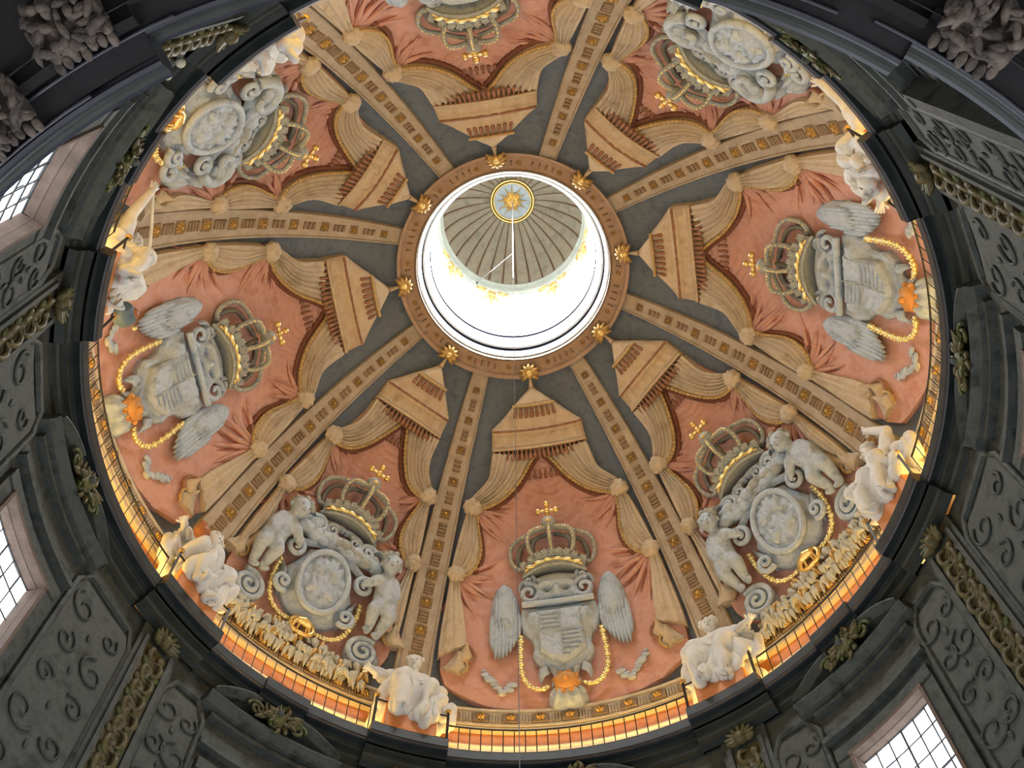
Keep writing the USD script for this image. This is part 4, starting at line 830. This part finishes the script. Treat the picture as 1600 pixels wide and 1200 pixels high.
def putto(w, s):
    """A winged-less child in the round, one arm laid on the shield, one leg bent; s is its side."""
    J = lambda a, p, h: S(s * a, p, h)
    b = [hull([(J(11.2, 32.6, .26), .13), (J(11.9, 30.6, .24), .20), (J(11.2, 31.0, .27), .17)]), hull([(J(11.9, 30.6, .24), .20), (J(12.2, 28.7, .25), .19), (J(11.6, 28.5, .26), .17)]),
         hull([(J(11.2, 32.6, .26), .11), (J(11.2, 33.6, .28), .09)]),
         hull([(J(10.6, 31.9, .30), .115), (J(9.0, 31.2, .36), .09)]), hull([(J(9.0, 31.2, .36), .09), (J(7.6, 30.2, .34), .062)]),
         hull([(J(12.6, 32.0, .26), .11), (J(13.6, 30.4, .28), .088)]), hull([(J(13.6, 30.4, .28), .088), (J(13.3, 29.0, .36), .06)]),
         hull([(J(12.6, 28.5, .26), .155), (J(13.4, 26.6, .30), .115)]), hull([(J(13.4, 26.6, .30), .115), (J(12.6, 24.9, .20), .082)]), hull([(J(12.6, 24.9, .20), .08), (J(12.4, 24.0, .16), .062)]), hull([(J(12.4, 24.0, .16), .06), (J(11.7, 23.7, .24), .045)]),
         hull([(J(11.4, 28.3, .26), .15), (J(10.3, 26.9, .34), .115)]), hull([(J(10.3, 26.9, .34), .115), (J(10.6, 25.0, .24), .08)]), hull([(J(10.6, 25.0, .24), .078), (J(10.5, 24.2, .2), .06)]), hull([(J(10.5, 24.2, .2), .058), (J(9.9, 24.0, .27), .042)])]
    for k in range(4):                                              # fingers of the hand on the shield, and of the other hand
        b.append(hull([(J(7.5, 30.2 + (k - 1.5) * .22, .34), .026), (J(6.9, 30.2 + (k - 1.5) * .30, .33), .02)])); b.append(hull([(J(13.2 + (k - 1.5) * .22, 28.9, .37), .024), (J(13.1 + (k - 1.5) * .28, 28.3, .36), .019)]))
    b.append(hull([(J(7.7, 30.6, .35), .026), (J(7.3, 30.95, .36), .02)]))
    f = frame_at(s * 11.1, 34.6); f = np.stack([f[0] * -s, f[1], f[2]]); c = J(11.0, 34.55, .34)
    hd = lambda x, y, z: c + f[0] * x + f[1] * y + f[2] * z
    b += [hull([(hd(0, .02, 0), .165), (hd(.02, -.06, .05), .13)]), hull([(hd(.06, -.03, .12), .05), (hd(.07, -.10, .12), .05)]), hull([(hd(.03, -.02, .16), .03), (hd(.03, -.055, .19), .026)]), hull([(hd(.02, -.13, .13), .035), (hd(.02, -.15, .10), .04)]),
          hull([(hd(.16, -.02, .0), .03), (hd(.16, -.06, .0), .025)]), hull([(hd(-.16, -.02, .0), .03), (hd(-.16, -.06, .0), .025)])]
    p = obj('putto', fuse(b, .05, 5), 'stucco_grey', w)
    m = MB(); rg = np.random.default_rng(9)
    for k in range(26):
        v = rg.normal(size=3); v /= np.linalg.norm(v); v[1] = abs(v[1]) * .8 + .15; v[2] = v[2] if v[2] < .45 else .2; ball(hd(*(v * .165 + np.array([0, .02, 0]))), .05 + .015 * rg.random(), 1, m)
    obj('hair', m, 'crown_grey', p)
    for x in (-.045, .10): obj('eye', ball(hd(x, .0, .155), .016, 1), 'crown_dark', p)
    obj('mouth', ball(hd(.02, -.10, .165), .022, 1, None, (1.4, .4, .5), f), 'crown_dark', p)
    obj('drapery', strip([(s * 13.2, 29.4), (s * 12.2, 28.6), (s * 11.0, 28.9), (s * 10.2, 29.6)], [.3, .5, .45, .2], .40, thick=.08), 'stucco_grey', w)

def cartouche(kind):
    w = thing('coat_of_arms', '', 'coat of arms', S(0, 18.5, 0), SEC[1]); dp = 0.0 if kind == 'putti' else -.5
    crown(w, dp)
    rg = np.random.default_rng(21)
    out = [(2.2, 32.9), (4.4, 31.8), (5.4, 29.5), (6.6, 27.6), (5.6, 25.6), (5.6, 23.6), (3.9, 22.2), (1.8, 21.6), (0, 21.4)]
    poly = out + [(-x, y) for x, y in out[::-1]]
    sh = obj('shield', relief(poly, lambda a, p, d: .06 + .24 * np.sqrt(np.clip(d / 2.8, 0, 1)) + .03 * np.cos(np.minimum(d, 1.5) * 4.6), .24), 'stucco_grey', w)
    q = np.linspace(0, 2 * np.pi, 33)
    obj('oval_field', relief([(4.4 * math.cos(t_), 27.3 + 4.6 * math.sin(t_)) for t_ in q[:-1]], lambda a, p, d: .26 + .09 * np.sqrt(np.clip(d / 2.0, 0, 1)) + .09 * (meshkit.fbm(np.stack([a * 1.2, p * 1.2, 0 * a], -1), 3, 8) - .5) + .012 * np.cos(a * 5) * (p > 27), .22, hb=.1), 'stucco_grey', sh)
    obj('oval_rim', tube(S(4.6 * np.cos(q), 27.3 + 4.8 * np.sin(q), .30), .055, 6, caps=False), 'stucco_grey', sh)
    for k in range(4): obj('charge', relief([((-1, 1)[k % 2] * 1.7 + 1.1 * math.cos(t_) * (1 + .25 * math.cos(3 * t_ + k)), (29.0, 25.8)[k // 2] + 1.2 * math.sin(t_) * (1 + .25 * math.cos(3 * t_ + k))) for t_ in q[:-1:2]], pillow(.06, .7, .34), .25, hb=.2), 'stucco_grey', sh)
    # garland of fruit and leaves over the shield, strapwork under the crown
    m_ = curve([(9.4, 33.2), (7.5, 34.3), (5.0, 34.0), (2.4, 34.0), (0, 34.2), (-2.4, 34.0), (-5.0, 34.0), (-7.5, 34.3), (-9.4, 33.2)], 34)
    for i, (x, y) in enumerate(m_):
        m = MB()
        for k in range(4): ball(S(x + rg.uniform(-.5, .5), y + rg.uniform(-.75, .75), .14 + .10 * rg.random()), .075 + .045 * rg.random(), 1, m, (1.2, .85, .75), frame_at(x, y))
        obj('garland_bunch', m, 'crown_grey' if i % 3 == 0 else 'stucco_grey', w)
    for s in (-1, 1):
        obj('strap', strip([(0, 36.9), (s * 3.0, 36.7), (s * 6.2, 36.2), (s * 8.6, 36.5), (s * 9.4, 35.6)], [.5, .65, .7, .5, .25], .17), 'stucco_grey', w)
        obj('strap', strip([(s * .8, 33.0), (s * 4.0, 32.9), (s * 6.6, 31.8), (s * 8.4, 31.0), (s * 8.8, 29.6)], [.5, .65, .6, .5, .25], .20), 'stucco_grey', w)
        scroll(w, s * 5.7, 35.2, .15, s, 1.6, .6, .20, .05); scroll(w, s * 2.6, 35.6, .12, -s, 1.6, .6, .20, .045); scroll(w, s * 7.5, 30.0, .17, s, 1.6, 1.0, .22, .055); scroll(w, s * 6.3, 24.4, .15, s, 1.5, 4.0, .2, .05)
        obj('leaf', strip([(s * 8.2, 36.4), (s * 9.6, 37.1), (s * 10.2, 36.4)], [.2, .5, .1], .14), 'crown_grey', w)
        chain(w, [(s * 8.2, 27.6), (s * 8.2, 25.6), (s * 7.7, 23.6), (s * 6.9, 22.0), (s * 5.4, 20.9), (s * 3.4, 20.5), (s * 1.9, 20.7)], 33)
        obj('lobe', relief([(s * x, y) for x, y in ((6.0, 26.6), (7.6, 28.4), (7.4, 26.4), (6.9, 24.6), (5.6, 23.2), (5.2, 24.6))], pillow(.14, 1.0, .06), .3), 'stucco_grey', w)
        if kind == 'putti':
            putto(w, s)
            v = obj('volute', relief([(s * x, y) for x, y in ((9.2, 23.4), (8.0, 21.6), (8.2, 20.0), (10.0, 19.2), (12.6, 19.5), (14.2, 20.6), (13.6, 22.2), (11.4, 23.2))], pillow(.10, 1.2, .03), .3), 'stucco_grey', w)
            q3 = np.linspace(0, 1, 40); obj('volute_coil', tube(spiral(s * 10.9, 21.1, .27, 2.2, s, 1.0, .13), .055 * (1 - .4 * q3), 7), 'stucco_grey', v)
        else:
            scroll(w, s * 6.7, 33.0, .34, s, .9, -1.0, .26, .085, name='large_scroll'); scroll(w, s * 9.0, 25.4, .2, s, 1.4, 2.0, .14, .06)
            t_ = np.linspace(0, 2 * np.pi, 25)[:-1]
            sl = obj('shell', relief([(s * 10.2 + 2.3 * math.cos(x) * (1 + .06 * math.cos(8 * x)), 28.0 + 1.7 * math.sin(x) * (1 + .06 * math.cos(8 * x))) for x in t_], lambda a, p, d: .05 + .17 * np.sqrt(np.clip(d / 1.0, 0, 1)) + .035 * np.cos(np.arctan2((a - s * 10.2) * KX, p - 30.2) * 13), .22), 'stucco_grey', w)
            obj('crest', relief([(s * 10.6 + 1.6 * math.cos(x), 31.6 + 1.2 * math.sin(x)) for x in t_], lambda a, p, d: .05 + .2 * np.sqrt(np.clip(d / 1.0, 0, 1)) + .04 * np.cos(a * 6), .22), 'stucco_grey', w)
    # the little lamb in a gilt ring on the chain
    f = frame_at(0, 20.2); c = S(0, 20.2, .20); t_ = np.linspace(0, 2 * np.pi, 21)
    lb = obj('pendant', tube(c + f[0] * (.19 * np.cos(t_))[:, None] + f[1] * (.13 * np.sin(t_))[:, None], .038, 6, caps=False), 'gilt', w, label='gilt pendant ring with a hanging lamb')
    J = lambda x, y, z=0: c + f[0] * x + f[1] * y + f[2] * z
    obj('lamb', fuse([hull([(J(-.09, .04, .05), .055), (J(0, .07, .07), .05), (J(.09, .04, .05), .055)]), hull([(J(.10, .03, .06), .035), (J(.14, -.03, .06), .035)]), hull([(J(.14, -.03, .06), .033), (J(.15, -.09, .07), .022)])] + [hull([(J(x, .02, .05), .024), (J(x * 1.1, -.10, .05), .015)]) for x in (-.11, -.07, .06)], .03, 2), 'gilt', lb)
    if kind == 'putti':
        for i in range(34):                                         # leaves lying over the frieze
            x = -12.3 + i * .745 + rg.uniform(-.3, .3); m = MB()
            for k in range(3): tube(C(x + np.array([0, .25, .5]) * rg.uniform(-1.8, 1.8), np.array([5.56, 5.50, 5.53]) - .03 * rg.random(), 14.52 - np.array([0, .13, .30]) * rg.uniform(.6, 1.1)), np.array([.03, .05, .012]), 5, m)
            obj('hanging_leaf', m, 'acanthus' if i % 6 else 'gilt_warm', w)
    if kind == 'putti':                                             # bank of acanthus leaves on the frieze, glowing in the lamps
        for i in range(60):
            x = -11.8 + (i % 30) * .80 + rg.uniform(-.4, .4); y0 = (19.2, 17.9)[i // 30] + rg.uniform(-.4, .5) + .4 * math.cos(x * .25); m = MB()
            for k in range(3): tube(S(x + np.array([0, .4, .9]) * rg.uniform(-1.6, 1.6), y0 + np.array([0, -.5, -1.3]) * rg.uniform(.6, 1.2), np.array([.04, .13, .12]) + .05 * rg.random() + .03 * (i // 30)), np.array([.035, .055, .012]), 5, m)
            obj('acanthus_leaf', m, 'acanthus' if i % 5 else 'gilt_warm', w)
        obj('ledge', strip([(-13, 18.4), (-6, 18.75), (0, 18.9), (6, 18.75), (13, 18.4)], .55, .06, n=24), 'acanthus', w)
    return w
ea = eagle_arms(); cp = cartouche('putti'); cs = cartouche('shells')
EL = {0: 'grey stucco double-winged shield under a royal crown, straight ahead at the bottom of the dome', 2: 'grey stucco double-winged shield under a royal crown, lying sideways at the left', 4: 'royal crown of the topmost arms, the rest cut off by the picture', 6: 'grey stucco double-winged shield under a royal crown, lying sideways at the right'}
CPL = {1: 'grey stucco cartouche held by two putti under a royal crown, lower left', 7: 'grey stucco cartouche held by two putti under a royal crown, lower right'}
CSL = {3: 'grey stucco cartouche with side shells and big scrolls under a crown, upper left', 5: 'grey stucco cartouche with side shells and big scrolls under a crown, upper right'}
ea.SetCustomDataByKey('label', EL[0]); cp.SetCustomDataByKey('label', CPL[1]); cs.SetCustomDataByKey('label', CSL[3])
for k in (2, 4, 6): copy_of(ea, EL[k], SEC[k])
copy_of(cp, CPL[7], SEC[7]); UsdGeom.Xformable(cs).GetOrderedXformOps()[0].Set(Gf.Vec3d(*rotz(BASE[str(cs.GetPath())], SEC[3]))); UsdGeom.Xformable(cs).GetOrderedXformOps()[1].Set(SEC[3]); copy_of(cs, CSL[5], SEC[5])

# ------------------------------------------------------------------ seated statues at the feet of the ribs
def statue(k, lab, pose):
    w = thing('statue', lab, 'statue', (5.28, 0, 12.96), YAW + RIB[k])
    J = lambda x, y, z: np.array([5.30 - x, y, 12.96 + z])        # x towards the middle of the dome, y along the rail (left seen from the floor), z up
    m = MB(); 
    ped = [hull([(J(x * .24 + .05, y * .34, z), .03) for x in (-1, 1) for y in (-1, 1) for z in (.03, .70)])]
    pm = ped[0].to_mesh(); pd_ = obj('pedestal', MB().add(pm.vert_properties[:, :3], pm.tri_verts), 'gallery_orange', w, 30)
    for y in (-.28, -.17, -.06, .06, .17, .28): obj('pedestal_leaf', tube([J(.30, y, .50), J(.345, y * .9 + .02, .62), J(.33, y * .5, .70)], [.03, .055, .02], 5), 'recess_brown' if abs(y) > .1 else 'gilt_warm', pd_)
    L, Rr, hx, lean = pose['l'], pose['r'], pose.get('head', 0.0), pose.get('lean', 0.0)
    b = [hull([(J(.02, .16, .92), .20), (J(.02, -.16, .92), .20), (J(-.05, 0, 1.05), .2)]), hull([(J(-.02, 0, 1.05), .21), (J(.0, lean * .5, 1.42), .20)]), hull([(J(.0, .17 + lean, 1.62), .125), (J(.0, -.17 + lean, 1.62), .125), (J(.02, lean * .5, 1.38), .2)]),
         hull([(J(0, lean, 1.66), .085), (J(.03, lean, 1.80), .07)])]
    kn = [(.42, .20, .98), (.40, -.19, .92)]; ft = [(.44, .17 + pose.get('fl', 0), .30), (.36, -.14 + pose.get('fr', 0), .22)]
    for (hx_, hy, hz), (fx, fy, fz), s in zip(kn, ft, (1, -1)):
        b += [hull([(J(.04, s * .15, .92), .18), (J(hx_, hy, hz), .135)]), hull([(J(hx_, hy, hz), .13), (J(fx, fy, fz), .09)]), hull([(J(fx, fy, fz), .075), (J(fx + .16, fy + s * .03, fz - .06), .05)])]
    b += [hull([(J(kn[0][0] - .03, kn[0][1], kn[0][2]), .14), (J(kn[1][0] - .03, kn[1][1], kn[1][2]), .14), (J(.30, .28, .42), .10), (J(.26, -.28, .38), .10), (J(.0, .30, .5), .12), (J(.0, -.30, .5), .12)]),
          hull([(J(.05, .36, .95), .10), (J(-.1, .44, .55), .10), (J(.05, .16, 1.0), .12)]), hull([(J(.05, -.36, .9), .10), (J(-.1, -.42, .5), .10), (J(.05, -.16, 1.0), .12)]),
          hull([(J(-.14, .24, 1.55), .07), (J(-.16, .36, 1.1), .08), (J(-.14, -.24, 1.55), .07), (J(-.16, -.34, 1.05), .08)])]
    for arm, s in ((L, 1), (Rr, -1)):
        sh_, el, ha = J(.0, s * .21 + lean, 1.60), J(*arm[0]), J(*arm[1]); d = (ha - el) / np.linalg.norm(ha - el)
        side = np.cross(d, [0.3, .2, 1.0]); side /= np.linalg.norm(side)
        b += [hull([(sh_, .105), (el, .082)]), hull([(el, .080), (ha, .052)]), hull([(ha, .05), (ha + d * .07, .045)])]
        for i in range(4):
            o = side * (i - 1.5) * .026; b.append(hull([(ha + d * .07 + o, .018), (ha + d * (.13 + .01 * (i in (1, 2))) + o * 1.3 , .015)]))
        b.append(hull([(ha + d * .02 + side * .05, .02), (ha + d * .07 + side * .095, .016)]))
        b.append(hull([(sh_, .12), (sh_ * .4 + el * .6, .11), (sh_ * .5 + el * .5 + np.array([0, 0, -.16]), .06)]))     # sleeve
    if pose.get('cloak'):
        c = pose['cloak']; b.append(hull([(J(-.05, c * .2, 1.5), .07), (J(.0, c * .62, 1.15), .09), (J(.05, c * .58, .72), .11), (J(.1, c * .25, .85), .1)]))
    if pose.get('wrap'): b.append(hull([(J(.45, .30, .98), .09), (J(.40, -.34, .86), .09), (J(.25, -.42, .62), .10), (J(.2, .42, .70), .10)]))
    c = J(.06, lean + hx * .05, 1.93)
    th_ = hx; fx = np.array([-math.cos(th_), math.sin(th_), -.25]); fx /= np.linalg.norm(fx); fy = np.cross([0, 0, 1.0], fx); fy /= np.linalg.norm(fy); fz_ = np.cross(fx, fy)
    H = lambda x, y, z: c + fx * x + fy * y + fz_ * z
    b += [hull([(H(-.02, 0, .03), .125), (H(.02, 0, -.05), .10)]), hull([(H(.05, 0, -.10), .055), (H(.08, 0, -.13), .035)]), hull([(H(.12, 0, .0), .02), (H(.15, 0, -.035), .02)])]
    body = fuse(b, .036, 4); v = np.array(body.vertices); n_ = np.array(body.vertex_normals); loc = v - np.array([5.3, 0, 12.96])
    low = np.clip((1.62 - loc[:, 2]) / .4, 0, 1) * np.clip((np.abs(loc[:, 1]) < .6) * 1.0, 0, 1)
    ang = np.arctan2(loc[:, 1], -loc[:, 0] + .25); fold = (np.abs(np.cos(ang * 7 + 5 * meshkit.fbm(loc * 2.2, 2, k) + loc[:, 2] * 2.6)) - .5) * .10 + np.cos(loc[:, 2] * 14 + loc[:, 1] * 7 + 5 * meshkit.fbm(loc * 1.7, 2, k + 5)) * .016
    body.vertices = v + n_ * (fold * low)[:, None]
    st_ = obj('figure', body, 'statue_white', w)
    m = MB(); rg = np.random.default_rng(k)
    for i in range(24):
        u = rg.normal(size=3); u /= np.linalg.norm(u); u[2] = abs(u[2]) * .9; u[0] = min(u[0], .45); ball(H(-.02 + u[0] * .12, u[1] * .125, .04 + u[2] * .12), .042, 1, m)
    obj('hair', m, 'statue_white', st_)
    for y in (-.045, .045): obj('eye', ball(H(.105, y, .01), .014, 1), 'stucco_grey', st_)
    obj('mouth', ball(H(.115, 0, -.075), .02, 1, None, (.5, 1.5, .4), np.stack([fx, fy, fz_])), 'stucco_grey', st_)
    return w, J
rest = lambda s: ((.10, s * .40, 1.30), (.34, s * .26, 1.08))
up = lambda s: ((.02, s * .48, 1.72), (.12, s * .66, 2.12))
out_ = lambda s: ((.08, s * .46, 1.40), (.30, s * .68, 1.22))
SL = ['white seated statue in folded robes at the bottom, left of the forward eagle', 'white seated statue with an orange ball on its knee, lower left', 'white statue with raised arm and a blue vessel at the left edge of the dome', 'white statue half cut by the top edge, at the upper left',
      None, 'white statue with one arm stretched out, at the upper right edge of the dome', 'white seated statue with an arm over its head, lower right below the right eagle', 'white seated statue in a wide cloak at the bottom right, right of the forward eagle']
poses = {0: dict(l=out_(1), r=rest(-1), cloak=-1, wrap=1, head=.3), 1: dict(l=out_(1), r=rest(-1), cloak=1, head=-.3, wrap=1), 2: dict(l=((.02, .46, 1.75), (.10, .70, 2.25)), r=rest(-1), cloak=-1, head=.4), 3: dict(l=up(1), r=rest(-1), cloak=-1, head=.2),
         5: dict(l=out_(1), r=((.02, -.50, 1.75), (.10, -.80, 2.1)), cloak=1, head=-.3), 6: dict(l=rest(1), r=((.05, -.42, 1.75), (.12, -.22, 2.15)), cloak=-1, head=.5, wrap=1), 7: dict(l=rest(1), r=out_(-1), cloak=-1, head=-.2, wrap=1)}
for k, ps_ in poses.items():
    w, J = statue(k, SL[k], ps_)
    if k == 1:
        obj('ball', ball(J(.40, .42, 1.22), .115, 2), 'ball_brown', w, label='orange brown ball'); obj('small_ball', ball(J(.10, .30, 1.92), .075, 2), 'ball_brown', w)
    if k == 2:
        q = np.linspace(0, 1, 10); m = tube([J(.32, -.50 - .30 * t_, 1.02 + .1 * t_) for t_ in q], .15 * np.sin(.5 + q * 2.4) + .02, 12); obj('vessel', m, 'vessel_blue', w, label='blue vessel with a gilt mouth'); obj('vessel_mouth', ball(J(.42, -.60, 1.08), .085, 2), 'ball_brown', w); obj('vessel_rim', ball(J(.47, -.80, 1.12), .035, 1), 'gilt_chain', w)
        obj('pipe', tube([J(.10, .72, 2.28), J(.25, .30, 1.95), J(.34, .05, 1.7)], .022, 6), 'statue_white', w)
